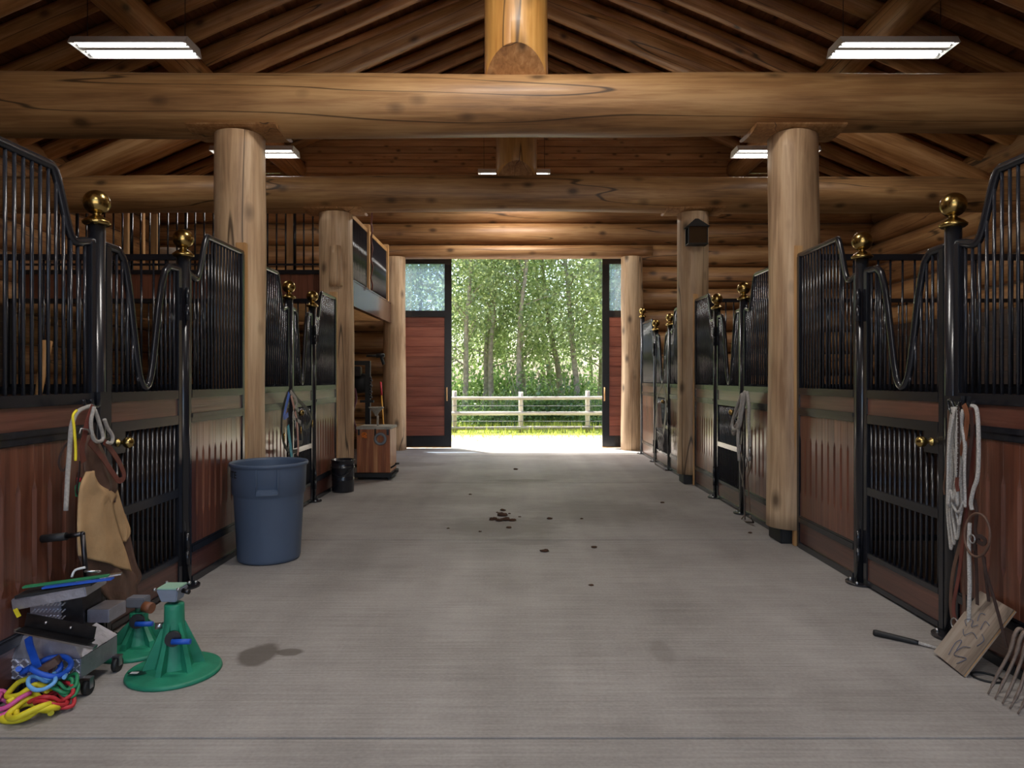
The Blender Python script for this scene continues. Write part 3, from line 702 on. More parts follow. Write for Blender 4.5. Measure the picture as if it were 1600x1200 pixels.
lamp(4.24, 7.7, 5.10, 'fluorescent lamp hanging at the upper right, nearest right one', roofz(4.24))
lamp(-4.12, 10.8, 4.95, 'fluorescent lamp half hidden behind the left log post', roofz(4.12), 30)
lamp(4.10, 10.8, 4.95, 'fluorescent lamp half hidden behind the right log post', roofz(4.10), 30)
lamp(-.03, 12.4, 5.08, 'small looking fluorescent lamp in the middle, behind the second king post', Z0, 75)
lamp(0, 4.3, 5.10, 'added unseen fluorescent lamp over the aisle above the picture, farther one', Z0, ADDED_AISLE_W)  # this and the next two lamps are added, unseen, to brighten the aisle floor
lamp(0, 1.3, 5.10, 'added unseen fluorescent lamp over the aisle right above the viewer', Z0, ADDED_AISLE_W)
lamp(0, -1.2, 5.10, 'added unseen fluorescent lamp over the aisle behind the viewer', Z0, ADDED_AISLE_W)
# lantern on the right far post
t = thing('wall_lantern', 'dark house-shaped lantern fixed near the top of the right far post', 'lantern', (2.36, 8.93, 3.15))
lx, ly, lz = 2.36, 8.92, 3.16
m = MB(); 
for a in (-.125, .115): m.box(lx+a, lx+a+.012, ly-.08, ly-.068, lz, lz+.22); m.box(lx+a, lx+a+.012, ly+.05, ly+.062, lz, lz+.22)
m.box(lx-.13, lx+.13, ly-.09, ly+.07, lz-.015, lz); m.box(lx-.13, lx+.13, ly+.05, ly+.075, lz, lz+.24)
m.build('frame', M_dullblack, t)
m = MB(); m.box(lx-.113, lx+.115, ly-.076, ly-.072, lz, lz+.22); m.build('pane', M_smoke, t)
m = MB(); m.add([(lx-.15, ly-.1, lz+.215), (lx+.15, ly-.1, lz+.215), (lx+.02, ly-.02, lz+.33), (lx-.02, ly-.02, lz+.33), (lx-.15, ly+.08, lz+.215), (lx+.15, ly+.08, lz+.215), (lx+.02, ly+.08, lz+.33), (lx-.02, ly+.08, lz+.33)],
               [(0,1,2,3),(0,3,7,4),(1,5,6,2),(4,7,6,5),(3,2,6,7),(0,4,5,1)]); m.build('cap', M_dullblack, t)
MB().cyl((lx, ly+.01, lz), .02, .12, 10).build('bulb', M_white, t)

# ================================================================== TRASH CAN
cx, cy = -1.925, 5.33
t = thing('trash_can', 'large blue-grey plastic trash can standing in the aisle', 'trash can', (cx, cy, 0))
prof = [(0, .012), (.2, .012), (.215, 0), (.238, .006), (.245, .03), (.272, .50), (.277, .515), (.284, .52), (.292, .715), (.295, .73), (.306, .733), (.308, .748), (.303, .758), (.288, .756), (.284, .735), (.262, .5), (.232, .04), (0, .03)]
prof = [(a*.955, b) for a, b in prof]
MB().lathe((cx, cy, 0), prof, 64).build('body', M_can, t)
ha = math.atan2(-1, .30)                 # handle faces the viewer, a little to the right
def can_pt(a, r, z):
    r *= .955; return Vector((cx+math.cos(a)*r, cy+math.sin(a)*r, z))
hd = MB()
da = .25
rr = lambda z: .284+(z-.52)/.195*.008
for side in (-1, 1):
    a0 = ha+side*da; a1 = ha+side*(da+.03)
    hd.add([can_pt(a0, rr(.545), .545), can_pt(a1, rr(.545), .545), can_pt(a1, rr(.715), .715), can_pt(a0, rr(.715), .715),
            can_pt(a0, rr(.545)+.032, .545), can_pt(a1, rr(.545)+.022, .545), can_pt(a1, rr(.715)+.012, .725), can_pt(a0, rr(.715)+.012, .725)],
           [(0,3,2,1),(4,5,6,7),(0,1,5,4),(1,2,6,5),(2,3,7,6),(3,0,4,7)])
n = 8
vs = []; 
for i in range(n+1):
    a = ha-da+2*da*i/n
    for rr_, z in ((.284, .545), (.32, .535), (.322, .56), (.286, .575)): vs.append(can_pt(a, rr_, z))
hd.add(vs, [(i*4+k, i*4+(k+1) % 4, (i+1)*4+(k+1) % 4, (i+1)*4+k) for i in range(n) for k in range(4)])
hd.build('handle', M_can, t)
def text_mesh(body, size):
    cu = bpy.data.curves.new('lettering', 'FONT'); cu.body = body; cu.size = size; cu.extrude = .0006; cu.space_character = 1.1; cu.offset = size*.02
    ob = bpy.data.objects.new('tmp', cu); COL.objects.link(ob); dg = bpy.context.evaluated_depsgraph_get()
    me = bpy.data.meshes.new_from_object(ob.evaluated_get(dg)); bpy.data.objects.remove(ob); return me
me = text_mesh('BRUTE', .07); W_ = max(v.co.x for v in me.vertices); aend = -2.2
for v in me.vertices:
    x, yy, zz = v.co; a = aend+(x-W_)/.28; q = can_pt(a, .2905+zz+.002, .655+yy)-Vector((cx, cy, 0)); v.co = q
me.materials.clear(); me.materials.append(M_dullblack); link('lettering', me, t, (cx, cy, 0))
# ================================================================== BLACK BUCKET
bx, by = -2.15, 8.50
t = thing('bucket', 'black plastic bucket at the foot of the left far post', 'bucket', (bx, by, 0))
MB().lathe((bx, by, 0), [(0, .005), (.125, .005), (.132, 0), (.134, .02), (.136, .14), (.139, .145), (.139, .155), (.136, .16), (.14, .29), (.146, .295), (.146, .31), (.14, .315), (.142, .385), (.15, .39), (.15, .4), (.138, .4), (.13, .03), (0, .02)], 40).build('body', M_black, t)
m = MB(); m.tube(smooth_path([(bx+math.cos(a)*.146, by-.02-.15*math.sin(a)*1.0, .345-.14*math.sin(a)) for a in [math.pi*i/8 for i in range(9)]], 3), .004, 6); m.build('bail', M_darksteel, t)
# ================================================================== TOOL CHEST
bx, by = -1.975, 9.72
t = thing('tool_chest', 'striped cedar tool chest on a low black wheeled base', 'chest', (bx, by, 0))
W_, D_, zb_, zt_ = .46, .5, .10, .70
MB().box(bx-W_/2-.03, bx+W_/2+.03, by-D_/2-.03, by+D_/2+.03, .035, .095).build('base', M_dullblack, t, bevel=.006)
n = 8
for i in range(n): MB().box(bx-W_/2+W_*i/n+.001, bx-W_/2+W_*(i+1)/n-.001, by-D_/2, by-D_/2+.02, zb_, zt_).build('board', M_cedar, t)
MB().box(bx-W_/2, bx+W_/2, by-D_/2+.021, by+D_/2, zb_, zt_-.005).build('carcass', M_cedar, t)
MB().box(bx-W_/2-.01, bx+W_/2+.01, by-D_/2-.012, by+D_/2, zt_, zt_+.035).build('lid', M_grey_wood, t, bevel=.006)
for sx in (-1, 1):
    for sy in (-1, 1):
        MB().tube([(bx+sx*.2-.012, by+sy*.22, .022), (bx+sx*.2+.012, by+sy*.22, .022)], .022, 14).build('caster', M_dullblack, t)
m = MB()
for z, y in ((.19, by-.2), (.10, by-.26)): m.tube([(bx+W_/2, y, z-.03), (bx+W_/2+.05, y, z), (bx+W_/2+.09, y, z+.035)], .012, 6); m.cyl((bx+W_/2+.09, y, z+.02), .03, .02, 10)
m.build('lever', M_dullblack, t)
m = MB()
for x in (-.2, .2): m.box(bx+x-.015, bx+x+.015, by-D_/2-.02, by-D_/2-.008, .62, .70)
m.tube([(bx+.03, by-D_/2-.02, .71), (bx+.03, by-D_/2-.03, .60)], .012, 6)
m.build('latch', M_darksteel, t)
a = MB(); ang = [2*math.pi*i/24 for i in range(24)]
a.tube([(bx+.10+math.cos(q)*.07, by-D_/2-.03, .57+math.sin(q)*.07) for q in ang], .02, 8, closed=True, flat=.8)
tag(a.build('tape_roll', M_tape, origin=(bx+.1, by-D_/2-.03, .57)), 'grey ring of tape hanging on the front of the cedar chest', 'tape')
a = MB(); a.tube(smooth_path([(bx-.12+.035*math.cos(k*1.9), by-D_/2-.02-.003*k, .62+.035*math.sin(k*1.3)) for k in range(9)], 5), .008, 6)
tag(a.build('orange_cord', M_orange, origin=(bx-.12, by-D_/2-.02, .62)), 'small tangle of orange cord on the front of the cedar chest', 'cord')
# scoop standing on the chest
t = thing('feed_scoop', 'pale scoop standing upside down on the cedar chest', 'scoop', (-2.0, 9.72, .735))
sxp = P(588, 650, 9.7).x
m = MB(); m.lathe((sxp, 9.7, .735+.14), [(.02, 0), (.03, .03), (.06, .07), (.11, .12), (.115, .125), (.105, .12), (.05, .07), (.0, .04)], 20); m.build('bowl', M_white if False else M_grey_wood, t)
MB().tube([(sxp+.02, 9.7, .735), (sxp+.02, 9.7, .88)], .015, 10).build('handle', M_grey_wood, t)
# broom / stick with red grip
pt = P(594, 597, 12.9); t = thing('broom', 'yellow-handled broom with a red grip leaning by the left door post', 'broom', (-2.42, 12.9, 0))
top = Vector((pt.x, 12.95, pt.z)); bot = Vector((pt.x+.13, 12.7, .1)); q = top.lerp(bot, .2)
MB().tube([q, bot], .014, 8).build('handle', simple('yellow_paint', srgb(210,150,50), .5), t); MB().tube([top, q], .019, 8).build('grip', M_red, t)
MB().box(bot.x-.16, bot.x+.16, bot.y-.03, bot.y+.03, .0, .12).build('brush', M_dullblack, t)
# pressure washer stand
X0 = P(575, 600, 11).x
t = thing('hose_stand', 'black hose and spray gun stand between the left far post and the doorway', 'stand', (X0, 11, 0))
MB().box(X0-.04, X0+.04, 10.97, 11.03, 0, 1.62).build('pole', M_dullblack, t); MB().box(X0-.2, X0+.15, 10.8, 11.2, 0, .04).build('foot', M_dullblack, t)
MB().box(X0-.3, X0+.04, 10.96, 11.04, 1.62, 1.69).build('cross_arm', M_dullblack, t)
MB().lathe((X0-.14, 11.08, 1.33), [(.0, -.09), (.16, -.09), (.16, -.07), (.1, -.06), (.1, .06), (.16, .07), (.16, .09), (0, .09)], 24, axis=Vector((0,1,0))).build('reel', M_dullblack, t)
MB().box(X0-.27, X0-.1, 10.9, 11.02, 1.44, 1.6).build('motor', M_darksteel, t, bevel=.01)
m = MB(); a = P(592, 556, 11); m.tube([a+Vector((-.2, 0, .0)), a], .018, 8); m.tube([a+Vector((-.04, 0, 0)), a+Vector((.09, 0, .01))], .03, 8); m.tube([a+Vector((.03, 0, 0)), a+Vector((.08, 0, -.14))], .024, 8)
m.build('spray_gun', M_dullblack, t)
m = MB(); m.tube(smooth_path([(X0-.2+.03*math.sin(k), 10.93, 1.25-k*.09) for k in range(9)], 4), .018, 8); m.build('hose', simple('maroon_hose', srgb(110,60,70), .5), t)
m = MB()
for k in range(8): m.sphere((X0+.05+.012*(k % 2), 10.95, 1.42-.045*k), .022, 8)
m.build('chain', M_darksteel, t)
MB().box(X0-.12, X0+.1, 10.95, 10.99, 1.02, 1.06).build('hook', M_dullblack, t)

# ================================================================== OUTSIDE
# fence
YFN = 18.0
t = thing('fence', 'weathered post and rail fence beyond the open doorway', 'fence', (0, YFN, 0))
for k in range(-7, 8):
    x = (814-VX)*YFN/F+k*1.755
    log('post', (x, YFN, 0), (x, YFN, 1.06+.03*(k % 2)), .065, .06, M_grey_wood, t, .008, 10, .3)
for py, r in ((622, .045), (646, .05), (668.5, .045)):
    z = CZ-(py-VY)*YFN/F
    log('rail', (-12.2, YFN-.08, z), (12.2, YFN-.08, z+.01), r, r, M_grey_wood, t, .01, 8, .5)
for py in (634, 658):
    z = CZ-(py-VY)*YFN/F; MB().tube([(-12.2, YFN-.07, z), (12.2, YFN-.07, z)], .007, 6).build('wire', M_tape, t)
# grass
rnd = random.Random(5); m = MB(); vs = []; fs = []
for i in range(16000):
    x = rnd.uniform(-13, 13); y = 15.4+(rnd.random()**.75)*7.0; 
    if y < 16.4 and rnd.random() < .75: continue
    h = rnd.uniform(.05, .13)*(1 if y < 17.5 else 2.2); a = rnd.uniform(0, 6.28); w_ = .012; lx, ly = rnd.uniform(-.06, .06), rnd.uniform(-.06, .06)
    k = len(vs); c, s_ = math.cos(a)*w_, math.sin(a)*w_
    vs += [(x-c, y-s_, -.02), (x+c, y+s_, -.02), (x+lx, y+ly, h)]; fs.append((k, k+1, k+2))
me = bpy.data.meshes.new('grass'); me.from_pydata(vs, [], fs); me.materials.append(M_blade)
tag(link('grass', me, None), 'bright green grass growing along the fence', 'grass', kind='stuff')
# trees
def leaf_cloud(seed, n, fn, size, mat, name='foliage'):
    rnd = random.Random(seed); vs = []; fs = []
    for i in range(n):
        p = fn(rnd); s_ = size*rnd.uniform(.7, 1.3)
        a = Vector((rnd.gauss(0, 1), rnd.gauss(0, 1), rnd.gauss(0, 1))).normalized(); b = a.orthogonal().normalized(); c = a.cross(b)
        k = len(vs); vs += [p-b*s_*.5, p+c*s_*.42, p+b*s_*.6, p-c*s_*.42]; fs.append((k, k+1, k+2, k+3))
    me = bpy.data.meshes.new(name); me.from_pydata([tuple(v) for v in vs], [], fs); me.materials.append(mat); return me
variants = []
for v in range(5):
    rnd = random.Random(40+v); H = rnd.uniform(9, 12); lx, ly = rnd.uniform(-1.6, 1.0), rnd.uniform(-.8, .8)
    tr = MB(); pts = [Vector((lx*(k/8)**1.4, ly*(k/8)**1.3, H*k/8))+Vector((rnd.uniform(-.09, .09), rnd.uniform(-.09, .09), 0)) for k in range(9)]
    tr.tube(smooth_path(pts, 3), [.11*(1-.85*k/24) for k in range(25)], 8)
    clumps = []
    for b in range(24):
        z = 1.7+(H-2.0)*((b+.5)/24)**.9; q = z/H*8; i0 = min(7, int(q)); base = pts[i0].lerp(pts[i0+1], q-i0)
        a = rnd.uniform(0, 6.28); L_ = rnd.uniform(.6, 1.6)*(1.15-.6*z/H)
        tip = base+Vector((math.cos(a)*L_, math.sin(a)*L_, rnd.uniform(.3, 1.0)))
        tr.tube([base, base.lerp(tip, .5)+Vector((0, 0, .05)), tip], [.03, .018, .006], 5); clumps += [(tip, .42), (base.lerp(tip, .65), .36)]
    def fn(r, clumps=clumps):
        c, s_ = r.choice(clumps); return c+Vector((r.gauss(0, s_), r.gauss(0, s_), r.gauss(0, s_*.75)))
    variants.append((tr.mesh('trunk', M_bark), leaf_cloud(60+v, 6200, fn, .095, M_leaf)))
rnd = random.Random(9); k = 0
spots = []
for row, (Y, nx, x0, x1) in enumerate(((22.0, 11, -6.5, 7.5), (23.8, 11, -7, 8), (26, 10, -8.5, 9.5), (29.5, 10, -10, 11))):
    for i in range(nx): spots.append((x0+(x1-x0)*(i+.5)/nx+rnd.uniform(-.5, .5), Y+rnd.uniform(-.7, .7), row, i))
for (x, y, row, i) in spots:
    tm, fm = variants[k % 5]; k += 1
    t = thing('poplar_tree', '%s from the left of the poplars in the %s beyond the fence' % (nth(i), ['front row', 'second row', 'third row', 'backmost row'][row]), 'tree', (x, y, 0), ['front row poplars', 'second row poplars', 'third row poplars', 'poplars at the back of the grove'][row])
    link('trunk', tm, t); link('foliage', fm, t); t.rotation_euler = (0, 0, rnd.uniform(-.7, .7)); s_ = rnd.uniform(.85, 1.12); t.scale = (s_, s_, s_)
sv = []
for v in range(3):
    def fn(r): 
        a = r.uniform(0, 6.28); q = r.random()**.5; return Vector((math.cos(a)*q*.9, math.sin(a)*q*.7, abs(r.gauss(0, .5))*1.25*(1.1-q*.5)))
    st_ = MB()
    for j in range(7):
        a = j*.9; st_.tube([(0, 0, 0), (math.cos(a)*.3, math.sin(a)*.3, .7), (math.cos(a)*.6, math.sin(a)*.5, 1.3)], [.02, .014, .005], 5)
    sv.append((st_.mesh('stem', M_bark), leaf_cloud(90+v, 2600, fn, .085, M_leaf2)))
for i in range(12):
    x = -9+i*1.7+rnd.uniform(-.3, .3); y = 27.5+rnd.uniform(-.8, 1.2)
    t = thing('shrub', '%s from the left of the tall bushes deep in the grove' % nth(i), 'shrub', (x, y, 0), 'tall bushes deep in the grove')
    link('stem', sv[i % 3][0], t); link('foliage', sv[i % 3][1], t); s_ = rnd.uniform(1.3, 1.9); t.scale = (s_, s_, s_*1.15); t.rotation_euler = (0, 0, rnd.uniform(0, 6))
for i in range(16):
    x = -6.8+i*.9+rnd.uniform(-.25, .25); y = 20.4+rnd.uniform(-.6, 1.2)
    t = thing('shrub', '%s from the left of the low leafy shrubs behind the fence' % nth(i), 'shrub', (x, y, 0), 'undergrowth shrubs behind the fence')
    link('stem', sv[i % 3][0], t); link('foliage', sv[i % 3][1], t); s_ = rnd.uniform(.7, 1.15); t.scale = (s_, s_, s_); t.rotation_euler = (0, 0, rnd.uniform(0, 6))

# ================================================================== HELPERS FOR HANGING TACK
def px_path(pts, X, n=5, wob=0):
    """pixel-measured outline of a thing hanging in the plane x = X, as a smooth world path"""
    q = [PX(p[0], p[1], X if len(p) < 3 else p[2]) for p in pts]; return smooth_path(q, n)
def rope(name, paths, r, mat, label, cat='rope', parent=None, seg=8):
    m = MB()
    for p in paths: m.tube(p, r, seg)
    o = m.build(name, mat, parent, origin=None if parent else paths[0][0])
    return o if parent else tag(o, label, cat)
def strap(name, paths, w_, mat, label=None, cat=None, parent=None, s=1, th=.004):
    m = MB()
    for p in paths: m.ribbon(p, w_, th, (s, 0, 0))
    o = m.build(name, mat, parent, origin=None if parent else paths[0][0])
    return o if parent else tag(o, label, cat)
def sheet(name, L_, R_, X, mat, parent, amp=.012, th=.006, k=2.0, nx=14, ny=5):
    """soft hanging leather: left and right outline in matching rows"""
    Lp = smooth_path([PX(p[0], p[1], X) for p in L_], ny); Rp = smooth_path([PX(p[0], p[1], X) for p in R_], ny); n = len(Lp); vs = []; s = 1 if X < 0 else -1
    for side in (0, 1):
        for j in range(n):
            for i in range(nx+1):
                q = Lp[j].lerp(Rp[j], i/nx); bulge = math.sin(math.pi*i/nx)*amp*1.5+math.sin(k*2*math.pi*i/nx+j*.07)*amp*.6*(.3+j/n)
                vs.append(q+Vector((s*(bulge-side*th), 0, 0)))
    N = n*(nx+1); fs = []
    for j in range(n-1):
        for i in range(nx):
            a = j*(nx+1)+i; fs += [(a, a+1, a+nx+2, a+nx+1), (N+a, N+a+nx+1, N+a+nx+2, N+a+1)]
    rim = [i for i in range(nx+1)]+[j*(nx+1)+nx for j in range(1, n)]+[(n-1)*(nx+1)+i for i in range(nx-1, -1, -1)]+[j*(nx+1) for j in range(n-2, 0, -1)]
    for a, b in zip(rim, rim[1:]+rim[:1]): fs.append((b, a, N+a, N+b))
    return MB().add(vs, fs, True).build(name, mat, parent)
def ring(c, r, tr, axis, seg=24, sc=(1, 1)):
    axis = Vector(axis).normalized(); a = axis.orthogonal().normalized(); b = axis.cross(a)
    return [Vector(c)+a*math.cos(2*math.pi*i/seg)*r*sc[0]+b*math.sin(2*math.pi*i/seg)*r*sc[1] for i in range(seg)]

# ================================================================== LEFT: farrier chaps, ropes on the first ball post
XA = -2.10
t = thing('tack_hook', 'black double hook on the left ball post holding the chaps', 'hook', (XL1+.06, 3.65, 1.28))
MB().box(XL1+.03, XL1+.05, 3.60, 3.70, 1.17, 1.33).build('back_plate', M_black, t)
for k in (0, .06): MB().tube(smooth_path([(XL1+.04, 3.61-k, 1.29), (XL1+.09, 3.52-k, 1.262), (XL1+.125, 3.42-k, 1.262), (XL1+.13, 3.39-k, 1.30)], 4), .008, 8).build('prong', M_black, t)
t = thing('farrier_chaps', 'tan suede and brown leather farrier chaps hanging on the left stall post', 'chaps', (XA, 3.6, 1.2))
sheet('waist_panel', [(136,680),(132,700),(131,735),(140,765),(150,785)], [(146,676),(160,700),(174,735),(182,755),(178,785)], XA-.01, M_brownl, t)
sheet('leg_panel', [(186,800),(190,845),(198,870),(204,895),(207,908)], [(198,805),(205,845),(213,880),(221,900),(214,914)], XA-.03, M_brownl, t, .006)
sheet('leg_panel', [(121,840),(122,865),(132,890),(150,915),(165,935),(182,948)], [(190,840),(202,885),(212,900),(214,922),(211,938),(200,950)], XA-.005, M_brownl, t)
sheet('suede_patch', [(176,775),(176,790),(184,820),(191,847)], [(183,762),(194,800),(204,830),(196,846)], XA-.01, M_suede, t, .006)
sheet('suede_patch', [(135,737),(127,755),(123,775),(121,800),(120,830),(120,850),(121,868)], [(146,735),(156,757),(180,772),(175,790),(184,830),(195,862),(204,893)], XA+.012, M_suede, t)
strap('belt', [px_path([(146,634),(137,660),(130,690),(128,705),(131,722)], XA+.05)], .035, M_leather, parent=t)
strap('belt', [px_path([(139,690),(160,715),(178,742),(186,751),(194,744),(186,722),(170,698),(163,690)], XA+.035)], .03, M_leather, parent=t)
m = MB(); m.tube([PX(124,678,XA+.06), PX(126,670,XA+.06), PX(137,671,XA+.06), PX(141,678,XA+.06)], .004, 6); m.build('buckle', M_steel, t)
rope('lead_rope', [px_path([(143,634),(122,643),(112,665),(109,700),(106,740),(103,798)], XA+.02)], .0105, M_greyrope, 'thick grey lead rope draped straight down left of the chaps', 'rope')
rope('lead_rope', [px_path([(147,636),(142,660),(146,685),(155,690),(161,683),(155,660),(148,640)], XA+.06), px_path([(163,655),(168,668),(176,682),(174,692),(168,691)], XA+.05)], .009, M_greyrope, 'thin grey rope loops over the red belt on the left hook', 'rope')
rope('cord', [px_path([(120,641),(114,650),(116,670),(118,700),(118,720)], XA+.06)], .006, M_yellow, 'yellow cord with a brass clip hanging left of the red belt', 'cord')
strap('halter', [px_path([(108,690),(98,702),(92,722),(97,735),(104,728),(108,700)], XA+.0), px_path([(125,720),(124,738),(120,765),(124,775)], XA-.01)], .012, M_darkl, 'dark braided halter strap loop behind the grey rope', 'halter')
t = thing('spray_bottle', 'small green and red bottle behind the tan chaps', 'bottle', PX(124, 770, XA-.05)); q = PX(124, 775, XA-.05)
MB().lathe(q, [(0, 0), (.018, 0), (.02, .05), (.012, .06), (.01, .07)], 14).build('body', M_greenn, t); MB().lathe(q+Vector((0,0,.07)), [(0, 0), (.012, 0), (.012, .02), (0, .02)], 12).build('cap', M_red, t)

# ------------------------------------------------------------------ farrier cart
t = thing('farrier_cart', 'shiny diamond-plate aluminium tool cart on small casters', 'cart', (-2.05, 3.16, 0))
xa, xb, ya, yb = -2.25, -1.925, 3.02, 3.30
MB().box(xa, xb, ya, yb, .07, .165).build('tray', M_alu, t, bevel=.004)
m = MB(); m.add([(xa, ya, .165), (xb, ya, .165), (xb, yb, .165), (xa, yb, .165), (xa+.03, ya+.05, .245), (xb-.08, ya+.05, .245), (xb-.08, yb-.05, .245), (xa+.03, yb-.05, .245)],
                [(0,1,5,4),(1,2,6,5),(2,3,7,6),(3,0,4,7),(4,5,6,7)]); m.build('sloped_deck', M_alu, t)
MB().box(xa+.05, -2.06, ya+.07, yb-.06, .245, .40).build('tower', M_alu, t, bevel=.003)
m = MB(); m.add([(-2.06, 3.09, .27), (-1.96, 3.10, .26), (-1.97, 3.10, .42), (-2.05, 3.09, .40), (-2.06, 3.24, .27), (-1.96, 3.24, .26), (-1.97, 3.24, .42), (-2.05, 3.24, .40)], [(0,1,2,3),(7,6,5,4),(0,4,5,1),(1,5,6,2),(2,6,7,3),(3,7,4,0)]); m.build('side_box', M_darksteel, t)
MB().box(-1.96, -1.86, 3.12, 3.26, .285, .345).build('side_pocket', M_alu, t, bevel=.003)
m = MB(); m.obox((-2.23, 3.10, .405), (-1.93, 3.14, .455), .2, .05); m.build('top_tray', M_alu, t, bevel=.004)
MB().obox((-2.21, 3.08, .44), (-1.90, 3.12, .485), .17, .012).build('rubber_mat', M_dullblack, t)
a = Vector((-2.13, 2.97, .355)); b = Vector((-1.83, 2.97, .295))
m = MB(); m.obox(a, b, .006, .055).obox(a+Vector((0, -.03, -.03)), b+Vector((0, -.03, -.03)), .06, .006); m.build('angle_rail', M_darksteel, t)
m = MB(); [m.sphere(a.lerp(b, q)+Vector((0, -.006, .004)), .007, 8) for q in (.3, .66)]; m.build('bolt', M_steel, t)
MB().obox(a+Vector((-.02, -.03, -.035)), b+Vector((.02, -.03, -.05)), .03, .012).build('side_rail', M_steel, t)
tr = MB(); q = 0
for i in range(14):
    for j in range(4):
        c = Vector((xa+.02+i*.0225, ya-.002, .082+j*.023)); d = Vector((.008, 0, .008*(1 if (i+j) % 2 else -1))); tr.obox(c-d, c+d, .006, .005)
for i in range(9):
    for j in range(5):
        c = Vector((xa+.07+i*.017, ya+.067, .262+j*.03)); d = Vector((.007, 0, .007)); tr.obox(c-d, c+d, .006, .005)
tr.build('tread_pattern', M_tread, t, kind='stuff')
for (x, y) in ((-1.90, 3.03), (-1.91, 3.27), (-2.2, 3.04), (-2.2, 3.27)):
    c = MB().tube([(x-.010, y, .034), (x+.012, y, .034)], .034, 18).build('caster', M_dullblack, t)
    MB().box(x-.018, x-.013, y-.012, y+.012, .03, .075).box(x+.014, x+.019, y-.012, y+.012, .03, .075).box(x-.02, x+.02, y-.015, y+.015, .068, .078).build('fork', M_steel, c)
p0 = P(135, 905, 3.2); p1 = P(129, 834, 3.2); p2 = P(104, 838, 3.2); p3 = P(66, 842, 3.2)
m = MB(); m.tube([p0, p1], .011, 10).tube([p1, p2], .011, 10).sphere(p1, .012, 10); m.build('carry_handle', M_darksteel, t)
MB().tube([p2, p3], .019, 14).build('grip', M_dullblack, t)
for nm, mt, lb, pa, pb, z in (('rasp', M_greenn, 'green handled rasp lying uppermost on the cart tray', (37,917,3.04), (170,899,3.12), .014), ('rasp', M_blue, 'bright blue file lying across the front of the cart tray', (68,918,3.03), (176,904,3.06), .0), ('rasp', M_steel, 'bare steel rasp lying at the right of the cart tray', (120,908,3.10), (190,896,3.16), .002)):
    o = MB().obox(P(*pa), P(*pb), .03, .007).build(nm, mt, origin=P(*pa)); tag(o, lb, 'file')
q = P(145, 893, 3.14)
o = MB().tube(ring(q, .03, 0, (0, .3, 1), sc=(1, .7)), .006, 6, closed=True).build('wire_ring', M_steel, origin=q); tag(o, 'small pale ring lying on top of the cart tray', 'ring')
q = P(112, 902, 3.16)
o = MB().tube(smooth_path([q, q+Vector((.01, .01, .03)), q+Vector((.05, .02, .04))], 4), .006, 6).build('hoof_pick', M_white, origin=q); tag(o, 'pale curved hoof pick sticking up from the cart tray', 'tool')
q = P(27, 962, 2.99)
o = MB().obox(q+Vector((-.01, 0, .03)), q+Vector((.008, 0, -.005)), .012, .012).build('pencil', M_yellow, origin=q); tag(o, 'yellow grip tip sticking out at the left of the black angle rail', 'tool')
